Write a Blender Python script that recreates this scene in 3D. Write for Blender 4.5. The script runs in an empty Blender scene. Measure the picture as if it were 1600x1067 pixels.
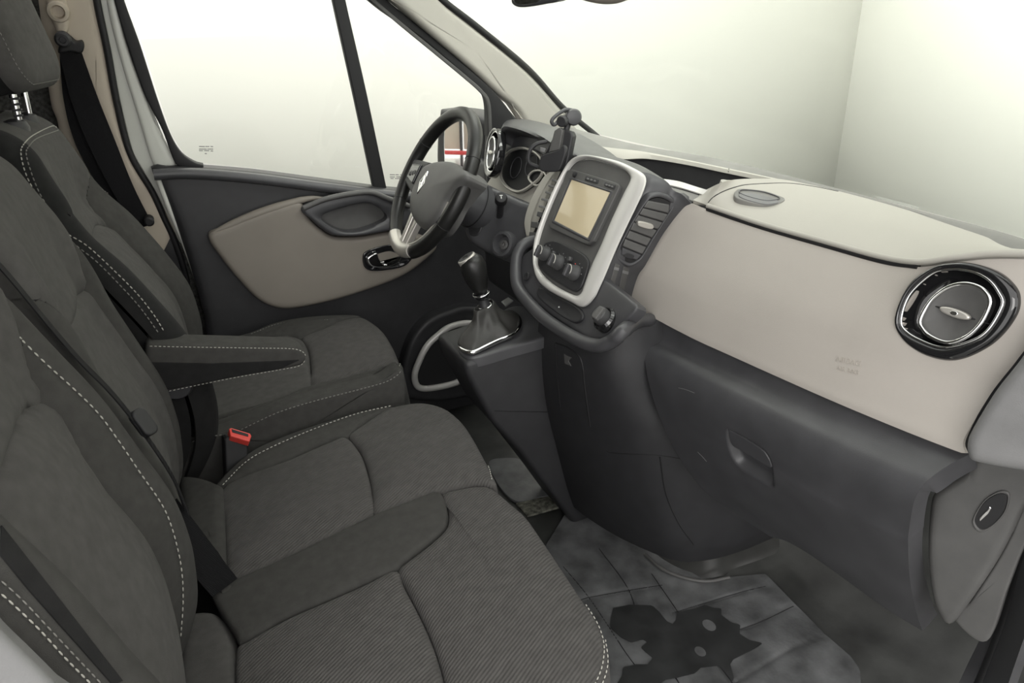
import bpy, bmesh, math, random
import numpy as np
from mathutils import Vector, Matrix
random.seed(4); np.random.seed(4)
SC = bpy.context.scene
COL = SC.collection
R_ = math.radians

# ------------------------------------------------------------------ camera
# metres; +X is the van's forward direction, +Y its left (driver) side, Z=0 the cab floor
CAM = np.array([-0.8457, -1.1911, 1.1868]); YAW, PIT, ROL, FPX = .4342, .422, -.0363, 1093.4
FW = np.array([math.sin(YAW)*math.cos(PIT), math.cos(YAW)*math.cos(PIT), -math.sin(PIT)])
_r = np.array([math.cos(YAW), -math.sin(YAW), 0.]); _u = np.cross(_r, FW)
RT = _r*math.cos(ROL)+_u*math.sin(ROL); UP = -_r*math.sin(ROL)+_u*math.cos(ROL)
cd = bpy.data.cameras.new('camera'); co = bpy.data.objects.new('camera', cd); COL.objects.link(co)
cd.sensor_width = 36; cd.lens = FPX*36/1600; cd.clip_start = .02; cd.clip_end = 200
co.matrix_world = Matrix(((RT[0], UP[0], -FW[0], CAM[0]), (RT[1], UP[1], -FW[1], CAM[1]), (RT[2], UP[2], -FW[2], CAM[2]), (0, 0, 0, 1)))
SC.camera = co

# ------------------------------------------------------------------ world, lights, exposure
w = bpy.data.worlds.new('world'); SC.world = w; w.use_nodes = True
w.node_tree.nodes['Background'].inputs[0].default_value = (1.0, .985, .965, 1)
w.node_tree.nodes['Background'].inputs[1].default_value = 1.45
def area(name, loc, target, size, power, col=(1, .98, .95), spread=180):
    l = bpy.data.lights.new(name, 'AREA'); l.shape = 'RECTANGLE'; l.size, l.size_y = size; l.energy = power; l.color = col; l.spread = R_(spread)
    o = bpy.data.objects.new(name, l); COL.objects.link(o); o.location = loc
    o.rotation_euler = (Vector(target)-Vector(loc)).to_track_quat('-Z', 'Y').to_euler(); return o
area('fill_right', (-2.3, -3.4, 2.2), (-.1, -.3, .6), (2.4, 1.4), 36)  # unseen fill lamp added on the camera side to brighten the interior
area('fill_front_wall', (-.6, .4, 2.5), (3.2, .4, 1.0), (6.0, .6), 100, spread=85)  # unseen flood added above the van to whiten the front wall
area('fill_left_wall', (1.0, -.6, 2.5), (1.0, 2.2, .6), (6.5, .6), 38, spread=100)  # added overhead flood, out of view, brightens the wall beyond the driver window
area('fill_glove_highlight', (.85, 1.6, 3.2), (.7, 1.3, 0), (1.6, .6), 14)  # unseen lamp added overhead to raise the glove box highlight
SC.view_settings.view_transform = 'Standard'; SC.view_settings.look = 'None'
SC.view_settings.exposure = 0.45; SC.view_settings.gamma = 1; SC.view_settings.use_curve_mapping = False

# ------------------------------------------------------------------ helpers
def arr(*a): return np.array(a, float)
def ray(px, py): return FW+RT*(px-800)/FPX+UP*(533.5-py)/FPX
def P(px, py, X=None, Y=None, Z=None):
    """point on the sight line of a photo pixel where it meets a plane X=, Y= or Z= of the van"""
    d = ray(px, py)
    if X is not None: t = (X-CAM[0])/d[0]
    elif Y is not None: t = (Y-CAM[1])/d[1]
    else: t = (Z-CAM[2])/d[2]
    return CAM+d*t
def unit(v): v = np.asarray(v, float); return v/(np.linalg.norm(v)+1e-12)
class Fr:
    """flat reference frame: U right, V up, N towards the viewer of the panel"""
    def __init__(s, O, N, up=(0, 0, 1)):
        s.O = np.array(O, float); s.N = unit(N); up = np.array(up, float)
        s.V = unit(up-(up@s.N)*s.N); s.U = np.cross(s.V, s.N)
    def px(s, pts):
        o = []
        for p in pts:
            d = ray(*p); t = ((s.O-CAM)@s.N)/(d@s.N); q = CAM+d*t-s.O; o.append((q@s.U, q@s.V))
        return np.array(o)
    def uv(s, p): q = np.asarray(p, float)-s.O; return np.array([q@s.U, q@s.V])
    def w(s, uv, h=0.):
        uv = np.atleast_2d(np.asarray(uv, float)); h = np.broadcast_to(h, (len(uv),))
        return s.O+uv[:, :1]*s.U+uv[:, 1:2]*s.V+h[:, None]*s.N
    def moved(s, h): f = Fr(s.O+s.N*h, s.N, s.V); return f
def cr(pts, n=64, closed=False, lin=False):
    """even resampling of a polyline, smoothed as a Catmull-Rom spline"""
    p = np.array(pts, float); m = len(p)
    if lin or m < 3: d = np.vstack([p, p[:1]]) if closed else p
    else:
        q = np.vstack([p[-1:], p, p[:2]]) if closed else np.vstack([2*p[:1]-p[1:2], p, 2*p[-1:]-p[-2:-1]])
        t = np.linspace(0, 1, 12, endpoint=False)[:, None]; o = []
        for i in range(len(q)-3):
            a, b, c, e = q[i:i+4]
            o.append(.5*((2*b)+(c-a)*t+(2*a-5*b+4*c-e)*t*t+(3*b-a-3*c+e)*t**3))
        o.append(p[:1] if closed else p[-1:]); d = np.vstack(o)
    s = np.r_[0, np.cumsum(np.linalg.norm(np.diff(d, axis=0), axis=1))]
    tt = np.linspace(0, s[-1], n+1)[:-1] if closed else np.linspace(0, s[-1], n)
    return np.stack([np.interp(tt, s, d[:, k]) for k in range(d.shape[1])], 1)
def rrect(u0, u1, v0, v1, r, n=8):
    o = []
    for cx, cy, a in ((u1-r, v1-r, 0), (u0+r, v1-r, 90), (u0+r, v0+r, 180), (u1-r, v0+r, 270)):
        for k in range(n+1):
            t = R_(a+90*k/n); o.append((cx+r*math.cos(t), cy+r*math.sin(t)))
    return np.array(o)
def circ(c, r, n=48, ry=None):
    t = np.linspace(0, 2*math.pi, n, endpoint=False); return np.stack([c[0]+r*np.cos(t), c[1]+(ry or r)*np.sin(t)], 1)
def polydist(q, poly, closed=False):
    p = np.asarray(poly); a = p; b = np.roll(p, -1, 0)
    if not closed: a, b = p[:-1], p[1:]
    d = b-a; L = (d*d).sum(1)+1e-12; best = np.full(len(q), 1e9)
    for i in range(len(a)):
        t = np.clip(((q-a[i])@d[i])/L[i], 0, 1); e = q-a[i]-t[:, None]*d[i]; best = np.minimum(best, (e*e).sum(1))
    return np.sqrt(best)
def obj(name, vs, fs, mat, parent=None, smooth=True, sharp=40):
    me = bpy.data.meshes.new(name); me.from_pydata([tuple(map(float, v)) for v in vs], [], fs); me.update()
    o = bpy.data.objects.new(name, me); COL.objects.link(o)
    me.materials.append(M[mat])
    if smooth:
        me.shade_smooth()
        if sharp:
            try: me.set_sharp_from_angle(angle=R_(sharp))
            except Exception: pass
    if parent is not None:
        o.parent = parent; o.matrix_parent_inverse = parent.matrix_world.inverted()
    return o
def tag(o, label, cat, group=None, kind=None):
    o['label'] = label
    if cat: o['category'] = cat
    if group: o['group'] = group
    if kind: o['kind'] = kind
    return o
def thing(name, label, cat, loc=(0, 0, 0), group=None):
    o = bpy.data.objects.new(name, None); COL.objects.link(o); o.location = loc; o.empty_display_size = .05
    o.matrix_world = Matrix.Translation(loc)
    return tag(o, label, cat, group)
def struct(o, label=None):
    o['kind'] = 'structure'
    if label: o['label'] = label
    return o
def puff(name, fr, out, mat, parent=None, t=.02, R=.005, dome=0., h0=0., rings=9, n=96, lin=False, grooves=(), hf=None, raw=False, center=None, sharp=40):
    """solid panel over a closed outline: rounded rim, straight skirt of depth t, optional crown and seams"""
    out = np.array(out, float) if raw else cr(out, n, True, lin); n = len(out)
    a = .5*np.sum(out[:, 0]*np.roll(out[:, 1], -1)-np.roll(out[:, 0], -1)*out[:, 1])
    if a < 0: out = out[::-1]
    c = out.mean(0) if center is None else np.array(center, float)
    size = np.abs(out-c).max()
    f = [0.]
    inner = np.linspace(0, 1, rings+1)[1:-1]; f += list(1-(1-inner)**1.3)
    e = min(.5, R/size*1.6) if R > 0 else .02
    f = [x for x in f if x < 1-e*1.05]+[1-e*x for x in (1., .6, .3, .12, .03, 0)]
    vs = []; lay = []
    for s in f[1:]: lay.append(c+s*(out-c))
    uv = np.vstack([c[None]]+lay)
    d = polydist(uv, out, True); dd = np.minimum(d, R)
    sfr = np.r_[0, np.repeat(f[1:], n)]
    h = h0-R+np.sqrt(np.maximum(0, R*R-(R-dd)**2)) if R > 0 else np.full(len(uv), h0)
    h = h+dome*(1-sfr**2)
    for g in grooves:
        gd = polydist(uv, g[0]); h = h-g[2]*np.exp(-(gd/g[1])**2)
    if hf is not None: h = h+hf(uv[:, 0], uv[:, 1])
    W = list(fr.w(uv, h)); fs = []
    for i in range(n): fs.append((0, 1+i, 1+(i+1) % n))
    K = len(f)-1
    for k in range(K-1):
        for i in range(n):
            j = (i+1) % n; fs.append((1+k*n+i, 1+(k+1)*n+i, 1+(k+1)*n+j, 1+k*n+j))
    b = 1+(K-1)*n; base = len(W)
    W += list(fr.w(out, h0-R-t)); W += [fr.w(c, h0-R-t)[0]]
    for i in range(n):
        j = (i+1) % n; fs.append((b+i, base+i, base+j, b+j)); fs.append((base+n, base+j, base+i))
    return obj(name, W, fs, mat, parent, sharp=sharp)
def ring(name, fr, outer, inner, mat, parent=None, t=.01, R=.003, h0=0., n=96, lin=False, steps=8, slope=0., hi=0.):
    """frame between two outlines with a rounded section; hi sinks (or lifts) the inner rim"""
    a = cr(outer, n, True, lin); b = cr(inner, n, True, lin)
    def ccw(p): return p if np.sum(p[:, 0]*np.roll(p[:, 1], -1)-np.roll(p[:, 0], -1)*p[:, 1]) > 0 else p[::-1]
    a, b = ccw(a), ccw(b)
    ca = a-a.mean(0); best = min(range(n), key=lambda k: ((np.roll(b, -k, 0)-b.mean(0)-ca*.8)**2).sum()); b = np.roll(b, -best, 0)
    W = []; prof = [(0, h0-R-t)]
    for k in range(steps+1):
        f = k/steps; prof.append((f, h0-R+R*math.sin(math.pi*f)**.5+hi*f))
    prof.append((1, h0-R-t+min(hi, 0)))
    for f, h in prof: W += list(fr.w(a*(1-f)+b*f, h))
    K = len(prof); fs = []
    for k in range(K):
        k2 = (k+1) % K
        for i in range(n):
            j = (i+1) % n; fs.append((k*n+i, k*n+j, k2*n+j, k2*n+i))
    return obj(name, W, fs, mat, parent)
def slab(name, fr, out, mat, parent=None, t=.01, h0=0., bevel=0., smooth=False):
    """flat plate over any outline"""
    out = np.array(out, float)
    if np.sum(out[:, 0]*np.roll(out[:, 1], -1)-np.roll(out[:, 0], -1)*out[:, 1]) < 0: out = out[::-1]
    n = len(out); bm = bmesh.new()
    top = [bm.verts.new(p) for p in fr.w(out, h0)]; bot = [bm.verts.new(p) for p in fr.w(out, h0-t)]
    ft = bm.faces.new(top); bm.faces.new(bot[::-1])
    for i in range(n):
        j = (i+1) % n; bm.faces.new((top[i], bot[i], bot[j], top[j]))
    bm.normal_update()
    if bevel:
        bmesh.ops.bevel(bm, geom=list(ft.edges), offset=bevel, segments=3, affect='EDGES', profile=.5)
    bmesh.ops.triangulate(bm, faces=[f for f in bm.faces if len(f.verts) > 4])
    me = bpy.data.meshes.new(name); bm.to_mesh(me); bm.free(); me.materials.append(M[mat])
    o = bpy.data.objects.new(name, me); COL.objects.link(o)
    if bevel or smooth:
        me.shade_smooth(); me.set_sharp_from_angle(angle=R_(35))
    if parent is not None: o.parent = parent; o.matrix_parent_inverse = parent.matrix_world.inverted()
    return o
def prism(name, prof, axis, a0, a1, mat, parent=None, bevel=.006, seg=3, smooth=True):
    """profile extruded along X, Y or Z with bevelled edges; prof holds the other two coordinates"""
    bm = bmesh.new(); k = 'XYZ'.index(axis)
    def mk(p, a): q = list(p); q.insert(k, a); return bm.verts.new(q)
    A = [mk(p, a0) for p in prof]; B = [mk(p, a1) for p in prof]; n = len(A)
    bm.faces.new(A); bm.faces.new(B[::-1])
    for i in range(n): bm.faces.new((A[i], B[i], B[(i+1) % n], A[(i+1) % n]))
    bmesh.ops.recalc_face_normals(bm, faces=bm.faces)
    if bevel: bmesh.ops.bevel(bm, geom=list(bm.edges), offset=bevel, segments=seg, affect='EDGES', profile=.5, clamp_overlap=True)
    bmesh.ops.triangulate(bm, faces=[f for f in bm.faces if len(f.verts) > 4])
    me = bpy.data.meshes.new(name); bm.to_mesh(me); bm.free(); me.materials.append(M[mat])
    o = bpy.data.objects.new(name, me); COL.objects.link(o)
    if smooth: me.shade_smooth(); me.set_sharp_from_angle(angle=R_(35))
    if parent is not None: o.parent = parent; o.matrix_parent_inverse = parent.matrix_world.inverted()
    return o
def box(name, c, s, mat, parent=None, bevel=.004, rot=None):
    bm = bmesh.new(); bmesh.ops.create_cube(bm, size=1); bmesh.ops.scale(bm, vec=s, verts=bm.verts)
    if bevel: bmesh.ops.bevel(bm, geom=list(bm.edges), offset=min(bevel, min(s)*.45), segments=3, affect='EDGES', profile=.5)
    if rot is not None: bmesh.ops.transform(bm, matrix=rot.to_4x4(), verts=bm.verts)
    bmesh.ops.translate(bm, vec=c, verts=bm.verts)
    me = bpy.data.meshes.new(name); bm.to_mesh(me); bm.free(); me.materials.append(M[mat]); me.shade_smooth(); me.set_sharp_from_angle(angle=R_(35))
    o = bpy.data.objects.new(name, me); COL.objects.link(o)
    if parent is not None: o.parent = parent; o.matrix_parent_inverse = parent.matrix_world.inverted()
    return o
def frmat(fr): return Matrix(((fr.U[0], fr.V[0], fr.N[0]), (fr.U[1], fr.V[1], fr.N[1]), (fr.U[2], fr.V[2], fr.N[2])))
def coons(b, t, l, r, nu, nv):
    b, t = cr(b, nu), cr(t, nu); l, r = cr(l, nv), cr(r, nv)
    u = np.linspace(0, 1, nu)[:, None, None]; v = np.linspace(0, 1, nv)[None, :, None]
    return (1-v)*b[:, None]+v*t[:, None]+(1-u)*l[None]+u*r[None]-((1-u)*(1-v)*b[0]+u*(1-v)*b[-1]+(1-u)*v*t[0]+u*v*t[-1])
def gridn(G):
    gu = np.gradient(G, axis=0); gv = np.gradient(G, axis=1); n = np.cross(gu, gv); return n/(np.linalg.norm(n, axis=2, keepdims=True)+1e-12)
def surf(name, G, mat, parent=None, t=.004, flip=False, mask=None, sharp=50):
    """shell of thickness t over a grid of points"""
    nu, nv = G.shape[:2]; N = gridn(G)*(-1 if flip else 1)
    A = G.reshape(-1, 3); B = (G-N*t).reshape(-1, 3); m = nu*nv; fs = []; edge = {}
    keep = np.ones((nu-1, nv-1), bool) if mask is None else mask
    for i in range(nu-1):
        for j in range(nv-1):
            if not keep[i, j]: continue
            q = (i*nv+j, (i+1)*nv+j, (i+1)*nv+j+1, i*nv+j+1)
            if flip: q = q[::-1]
            fs.append(q); fs.append(tuple(x+m for x in q[::-1]))
            for a, b in zip(q, q[1:]+q[:1]):
                if (b, a) in edge: del edge[(b, a)]
                else: edge[(a, b)] = 1
    for a, b in edge: fs.append((b, a, a+m, b+m))
    V_ = np.vstack([A, B])
    if mask is not None:
        used = sorted({i for f in fs for i in f}); mp = {o: k for k, o in enumerate(used)}
        V_ = V_[used]; fs = [tuple(mp[i] for i in f) for f in fs]
    return obj(name, V_, fs, mat, parent, sharp=sharp)
def tube(name, pts, r, mat, parent=None, closed=False, sec=10, n=None, lin=False, flat=1., up=None):
    p = cr(pts, n or max(16, len(pts)*8), closed, lin); m = len(p); rr = np.broadcast_to(r, (m,)) if np.ndim(r) < 1 or len(np.atleast_1d(r)) == m else np.interp(np.linspace(0, 1, m), np.linspace(0, 1, len(r)), r)
    T = np.gradient(p, axis=0) if not closed else (np.roll(p, -1, 0)-np.roll(p, 1, 0)); W = []; ref = None
    for i in range(m):
        t = unit(T[i])
        if up is not None: a = unit(np.array(up)-(np.array(up)@t)*t)
        else:
            if ref is None: ref = np.array([0, 0, 1.]) if abs(t[2]) < .9 else np.array([1., 0, 0])
            a = unit(ref-(ref@t)*t); ref = a
        b = np.cross(t, a)
        for k in range(sec):
            g = 2*math.pi*k/sec; W.append(p[i]+rr[i]*(math.cos(g)*a*flat+math.sin(g)*b))
    fs = []
    for i in range(m if closed else m-1):
        for k in range(sec):
            i2 = (i+1) % m; k2 = (k+1) % sec; fs.append((i*sec+k, i*sec+k2, i2*sec+k2, i2*sec+k))
    if not closed:
        W.append(p[0]); W.append(p[-1]); c0 = len(W)-2
        for k in range(sec): fs.append((c0, (k+1) % sec, k)); fs.append((c0+1, (m-1)*sec+k, (m-1)*sec+(k+1) % sec))
    return obj(name, W, fs, mat, parent)
def lathe(name, O, axis, prof, mat, parent=None, n=40, ref=(0, 0, 1), sx=1., sy=1., sharp=35):
    f = Fr(O, axis, ref); W = []; fs = []
    for r, h in prof:
        for k in range(n):
            a = 2*math.pi*k/n; W.append(f.w([r*math.cos(a)*sx, r*math.sin(a)*sy], h)[0])
    for i in range(len(prof)-1):
        for k in range(n):
            j = (k+1) % n; fs.append((i*n+k, i*n+j, (i+1)*n+j, (i+1)*n+k))
    W.append(f.w([0, 0], prof[0][1])[0]); W.append(f.w([0, 0], prof[-1][1])[0]); c = len(W)-2
    for k in range(n):
        j = (k+1) % n; fs.append((c, j, k)); fs.append((c+1, (len(prof)-1)*n+k, (len(prof)-1)*n+j))
    return obj(name, W, fs, mat, parent, sharp=sharp)
def stitch(name, pts, nrm, mat, parent, dash=.006, gap=.0035, r=.001, lift=.0006):
    """row of sewing stitches along a 3-D line, one mesh"""
    p = np.array(pts, float); s = np.r_[0, np.cumsum(np.linalg.norm(np.diff(p, axis=0), axis=1))]
    W = []; fs = []; q = 0.; nf = nrm if callable(nrm) else (lambda a: np.array(nrm, float))
    at = lambda x: np.array([np.interp(x, s, p[:, k]) for k in range(3)])
    while q+dash < s[-1]:
        a, b = at(q), at(q+dash); t = unit(b-a); n_ = unit(nf(a)); sd = unit(np.cross(t, n_)); i0 = len(W)
        for c, k in ((a, .3), ((a*3+b)/4, 1), ((a+b*3)/4, 1), (b, .3)):
            for g in range(5):
                w_ = 2*math.pi*g/5; W.append(c+n_*lift+r*k*(math.cos(w_)*n_+math.sin(w_)*sd))
        for k in range(3):
            for g in range(5): fs.append((i0+k*5+g, i0+k*5+(g+1) % 5, i0+k*5+5+(g+1) % 5, i0+k*5+5+g))
        fs.append(tuple(i0+g for g in range(5))[::-1]); fs.append(tuple(i0+15+g for g in range(5)))
        q += dash+gap
    o = obj(name, W, fs, mat, parent, sharp=0); o['kind'] = 'stuff'; return o
def text(name, body, fr, uv, size, mat, parent, h=.0004, ext=.0003, rot=0., sx=1.):
    c = bpy.data.curves.new(name, 'FONT'); c.body = body; c.size = size; c.extrude = ext; c.align_x = 'CENTER'; c.align_y = 'CENTER'
    o = bpy.data.objects.new(name, c); COL.objects.link(o)
    dg = bpy.context.evaluated_depsgraph_get(); me = bpy.data.meshes.new_from_object(o.evaluated_get(dg)); bpy.data.objects.remove(o)
    m = Matrix.Translation(fr.w(uv, h)[0].tolist()) @ frmat(fr).to_4x4() @ Matrix.Rotation(rot, 4, 'Z') @ Matrix.Diagonal((sx, 1, 1, 1))
    me.transform(m); me.materials.clear(); me.materials.append(M[mat]); o = bpy.data.objects.new(name, me); COL.objects.link(o)
    if parent is not None: o.parent = parent; o.matrix_parent_inverse = parent.matrix_world.inverted()
    return o

# ------------------------------------------------------------------ materials
M = {}
def mat(name, col, rough=.5, metal=0., noise=None, bump=None, spec=.5, coat=0., sheen=0., rib=None, var=0.):
    """noise: scale of a faint colour mottling; bump: (scale, strength); rib: (object axis, wavelength, strength)"""
    m = bpy.data.materials.new(name); m.use_nodes = True; nt = m.node_tree; b = nt.nodes['Principled BSDF']
    b.inputs['Base Color'].default_value = (*col, 1); b.inputs['Roughness'].default_value = rough; b.inputs['Metallic'].default_value = metal
    b.inputs['Specular IOR Level'].default_value = spec; b.inputs['Coat Weight'].default_value = coat; b.inputs['Sheen Weight'].default_value = sheen
    tc = nt.nodes.new('ShaderNodeTexCoord')
    if noise:
        n = nt.nodes.new('ShaderNodeTexNoise'); n.inputs['Scale'].default_value = noise; n.inputs['Detail'].default_value = 5; nt.links.new(tc.outputs['Object'], n.inputs['Vector'])
        r = nt.nodes.new('ShaderNodeValToRGB'); v = var or .12
        r.color_ramp.elements[0].position = .3; r.color_ramp.elements[1].position = .7
        r.color_ramp.elements[0].color = (*[c*(1-v) for c in col], 1); r.color_ramp.elements[1].color = (*[min(1, c*(1+v)) for c in col], 1)
        nt.links.new(n.outputs['Fac'], r.inputs['Fac']); nt.links.new(r.outputs['Color'], b.inputs['Base Color'])
    last = None
    if bump:
        n = nt.nodes.new('ShaderNodeTexNoise'); n.inputs['Scale'].default_value = bump[0]; n.inputs['Detail'].default_value = 3; nt.links.new(tc.outputs['Object'], n.inputs['Vector'])
        bp = nt.nodes.new('ShaderNodeBump'); bp.inputs['Strength'].default_value = bump[1]; bp.inputs['Distance'].default_value = .001
        nt.links.new(n.outputs['Fac'], bp.inputs['Height']); last = bp
    if rib:
        mp = nt.nodes.new('ShaderNodeMapping'); nt.links.new(tc.outputs['Object'], mp.inputs['Vector']); mp.inputs['Rotation'].default_value = rib[0]
        wv = nt.nodes.new('ShaderNodeTexWave'); wv.inputs['Scale'].default_value = rib[1]; wv.inputs['Distortion'].default_value = 1.2; wv.inputs['Detail'].default_value = 1; wv.inputs['Detail Scale'].default_value = .6
        nt.links.new(mp.outputs[0], wv.inputs['Vector'])
        bp = nt.nodes.new('ShaderNodeBump'); bp.inputs['Strength'].default_value = rib[2]; bp.inputs['Distance'].default_value = .002
        nt.links.new(wv.outputs['Fac'], bp.inputs['Height'])
        if last: nt.links.new(last.outputs[0], bp.inputs['Normal'])
        last = bp
    if last: nt.links.new(last.outputs[0], b.inputs['Normal'])
    M[name] = m; return m
mat('black_plastic', (.023, .023, .025), .5, noise=30, bump=(900, .25))
mat('dark_plastic', (.056, .056, .060), .38, noise=20, bump=(900, .25))
mat('grey_plastic', (.082, .081, .079), .5, noise=20, bump=(900, .2))
mat('mid_grey_plastic', (.17, .17, .17), .55, noise=20, bump=(700, .3))
mat('strip_grey', (.19, .187, .175), .6, noise=10, bump=(700, .2))
mat('beige_pad', (.42, .39, .355), .55, noise=5, var=.03, bump=(800, .22))
mat('beige_top', (.40, .385, .345), .6, noise=5, var=.03, bump=(800, .22))
mat('taupe', (.20, .18, .155), .6, noise=8, var=.05, bump=(800, .2))
mat('pillar_beige', (.50, .44, .36), .65, noise=6, var=.05, bump=(500, .1))
mat('silver', (.62, .61, .585), .38, metal=.2, bump=(1500, .05))
mat('satin_silver', (.55, .53, .49), .35, metal=.6)
mat('chrome', (.85, .85, .85), .08, metal=1.)
mat('gloss_black', (.012, .012, .013), .06, coat=.6)
mat('leather', (.012, .012, .0115), .36, spec=.4, bump=(450, .2), noise=40)
mat('boot_leather', (.030, .029, .027), .5, bump=(400, .3), noise=40)
mat('fabric', (.070, .068, .065), .95, spec=.15, sheen=.03, noise=60, bump=(1300, .5))
mat('fabric_dark', (.050, .049, .046), .95, spec=.15, sheen=.02, noise=60, bump=(1300, .5))
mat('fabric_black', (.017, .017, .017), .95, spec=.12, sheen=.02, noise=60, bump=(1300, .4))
mat('fabric_rib', (.074, .071, .068), .95, spec=.15, sheen=.03, noise=60, bump=(1300, .4), rib=((0, 0, R_(62)), 62, .55))
mat('webbing', (.008, .008, .009), .75, spec=.2, rib=((0, R_(25), 0), 160, .3))
mat('thread', (.42, .41, .37), .8)
mat('thread_dim', (.2, .195, .18), .8)
mat('rubber', (.010, .010, .011), .6)
mat('white_paint', (.62, .63, .58), .25, coat=.4)
mat('wall_white', (.86, .86, .81), .9, noise=.6, var=.015)
mat('carpet', (.07, .07, .066), 1., spec=.1, noise=120, var=.5, bump=(500, 1.))
mat('vinyl_floor', (.038, .039, .037), .45, noise=9, var=.6, bump=(60, .4))
mat('vinyl_gloss', (.045, .045, .043), .28, noise=9, var=.3)
mat('mat_rubber', (.100, .102, .104), .55, noise=16, var=.5, bump=(160, .5))
mat('wet_rubber', (.030, .031, .031), .3, noise=20, var=.3)
mat('dust', (.11, .11, .09), .95, noise=90, var=.8)
mat('mirror_glass', (.9, .9, .9), .02, metal=1.)
mat('red_plastic', (.72, .07, .055), .35)
mat('red_paint', (.5, .03, .03), .3)
mat('screen', (.64, .54, .36), .16, coat=.3)  # tan reflection on the switched-off screen painted into the base colour
mat('knob_grey', (.055, .055, .056), .45)
mat('label_white', (.6, .6, .58), .6)
mat('scratch', (.12, .12, .12), .6)
mat('embossed', (.40, .37, .33), .6)
mat('glass_mark', (.25, .25, .24), .7)
mat('headliner', (.55, .53, .47), .95, bump=(600, .3))
def glass(name, tint, k):
    m = bpy.data.materials.new(name); m.use_nodes = True; nt = m.node_tree; nt.nodes.remove(nt.nodes['Principled BSDF'])
    t = nt.nodes.new('ShaderNodeBsdfTransparent'); t.inputs[0].default_value = (*tint, 1); g = nt.nodes.new('ShaderNodeBsdfGlossy'); g.inputs['Roughness'].default_value = .01
    s = nt.nodes.new('ShaderNodeMixShader'); s.inputs[0].default_value = k; nt.links.new(t.outputs[0], s.inputs[1]); nt.links.new(g.outputs[0], s.inputs[2])
    nt.links.new(s.outputs[0], nt.nodes['Material Output'].inputs[0]); M[name] = m
glass('glass', (.97, .98, .96), .04)
glass('windshield_glass', (.90, .92, .90), .025)
glass('gauge_glass', (.9, .9, .9), .06)
# ------------------------------------------------------------------ the hall around the van
def quad(name, pts, m, t=.02):
    G = np.array([[pts[0], pts[3]], [pts[1], pts[2]]], float); return surf(name, G, m, None, t, sharp=0)
struct(quad('wall_front', [(3.2, 2.22, -.7), (3.2, -6, -.7), (3.2, -6, 4.5), (3.2, 2.22, 4.5)], 'wall_white', .05), 'white wall of the hall ahead of the van')
struct(quad('wall_left', [(-2.6, 2.2, -.7), (3.22, 2.2, -.7), (3.22, 2.2, 4.5), (-2.6, 2.2, 4.5)], 'wall_white', .05), 'white wall of the hall beyond the driver window')
struct(quad('floor_hall', [(-10, -7, -.7), (6, -7, -.7), (6, 6, -.7), (-10, 6, -.7)], 'strip_grey', .05), 'grey floor of the hall outside the van')


# ------------------------------------------------------------------ cab shell
FLOOR = Fr((0, 0, 0), (0, 0, 1), (1, 0, 0))     # U = -Y, V = +X
def fl(pts): return FLOOR.px(pts)
struct(surf('floor', np.array([[(x, y, z) for x, z in ((-1.42, 0), (-.6, 0), (.05, 0), (.28, .0), (.40, .06), (.52, .22), (.58, .5))] for y in np.linspace(.84, -.84, 9)], float), 'vinyl_floor', None, .03), 'black vinyl cab floor')
struct(surf('wall_back', np.array([[(-1.36-.02*z, y, z) for z in np.linspace(0, 1.62, 6)] for y in np.linspace(.84, -.84, 6)], float), 'carpet', None, .03), 'dark grey carpet covered bulkhead behind the seats')
struct(surf('ceiling', np.array([[(x, y, 1.64-.05*(y/.7)**2) for x in (-1.42, -1.0, -.6, -.40)] for y in np.linspace(.72, -.72, 9)], float), 'headliner', None, .03, flip=True), 'pale headliner of the cab roof')
# firewall closes the cab under the windscreen
struct(surf('wall_front_bulkhead', np.array([[(.58-.35*z, y, .3+z) for z in np.linspace(0, .5, 4)] for y in np.linspace(.84, -.84, 6)], float), 'black_plastic', None, .03), 'black firewall under the windscreen')
# sill on the open passenger side
o = prism('trim_1', [(-.86, -.16), (-.78, -.16), (-.775, .02), (-.80, .035), (-.86, .02)], 'X', -1.4, .5, 'white_paint', None, .006); struct(o, 'white painted passenger door sill')

# windscreen: ruled surface between cowl and roof
WB = [P(*p, Z=.885) for p in ((905, 200), (1000, 228), (1126, 249), (1295, 291), (1443, 331), (1527, 352), (1600, 375), (1660, 392))]
WB = np.array(sorted(WB, key=lambda p: -p[1]))
def wbx(y): return float(np.interp(-y, [-.9, -.8, -.4, -.1, .23, .45, .55, .63, .69, .9], [.32, .325, .312, .308, .292, .263, .250, .234, .222, .175]))
G = np.array([[(wbx(y)*(1-s)+(-.44+.06*(1-(y/.8)**2))*s, y*(1-.10*s), .885*(1-s)+1.62*s) for s in np.linspace(0, 1, 12)] for y in np.linspace(.84, -.84, 25)])
o = surf('window_1', G, 'windshield_glass', None, .005); struct(o, 'windscreen glass across the front of the cab')

# ------------------------------------------------------------------ driver-side body: jamb, pillars
SIDE = Fr((0, .84, .85), (0, -1, -.12))          # leaning inwards towards the roof
def sd(pts, h=0): return SIDE.moved(h).px(pts)
jamb = slab('trim_2', SIDE.moved(.0), sd([(150, -40), (155, 0), (186, 157), (206, 239), (243, 300), (253, 320), (275, 368), (298, 424), (322, 514), (335, 560), (352, 560), (334, 510), (312, 424), (290, 368), (262, 300), (262, 262), (300, 262), (268, 245), (228, 146), (197, 60), (178, 0), (168, -40)]), 'white_paint', None, .03, 0, .004)
struct(jamb, 'white painted door jamb beside the driver belt')
JF = SIDE.moved(.010)
puff('jamb_fold', JF, JF.px([(160, -40), (176, -30), (196, 62), (226, 148), (256, 222), (276, 256), (258, 262), (240, 258), (218, 190), (190, 100), (172, 30)]), 'white_paint', jamb, .01, .008, n=90, center=JF.px([(205, 120)])[0])
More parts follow.
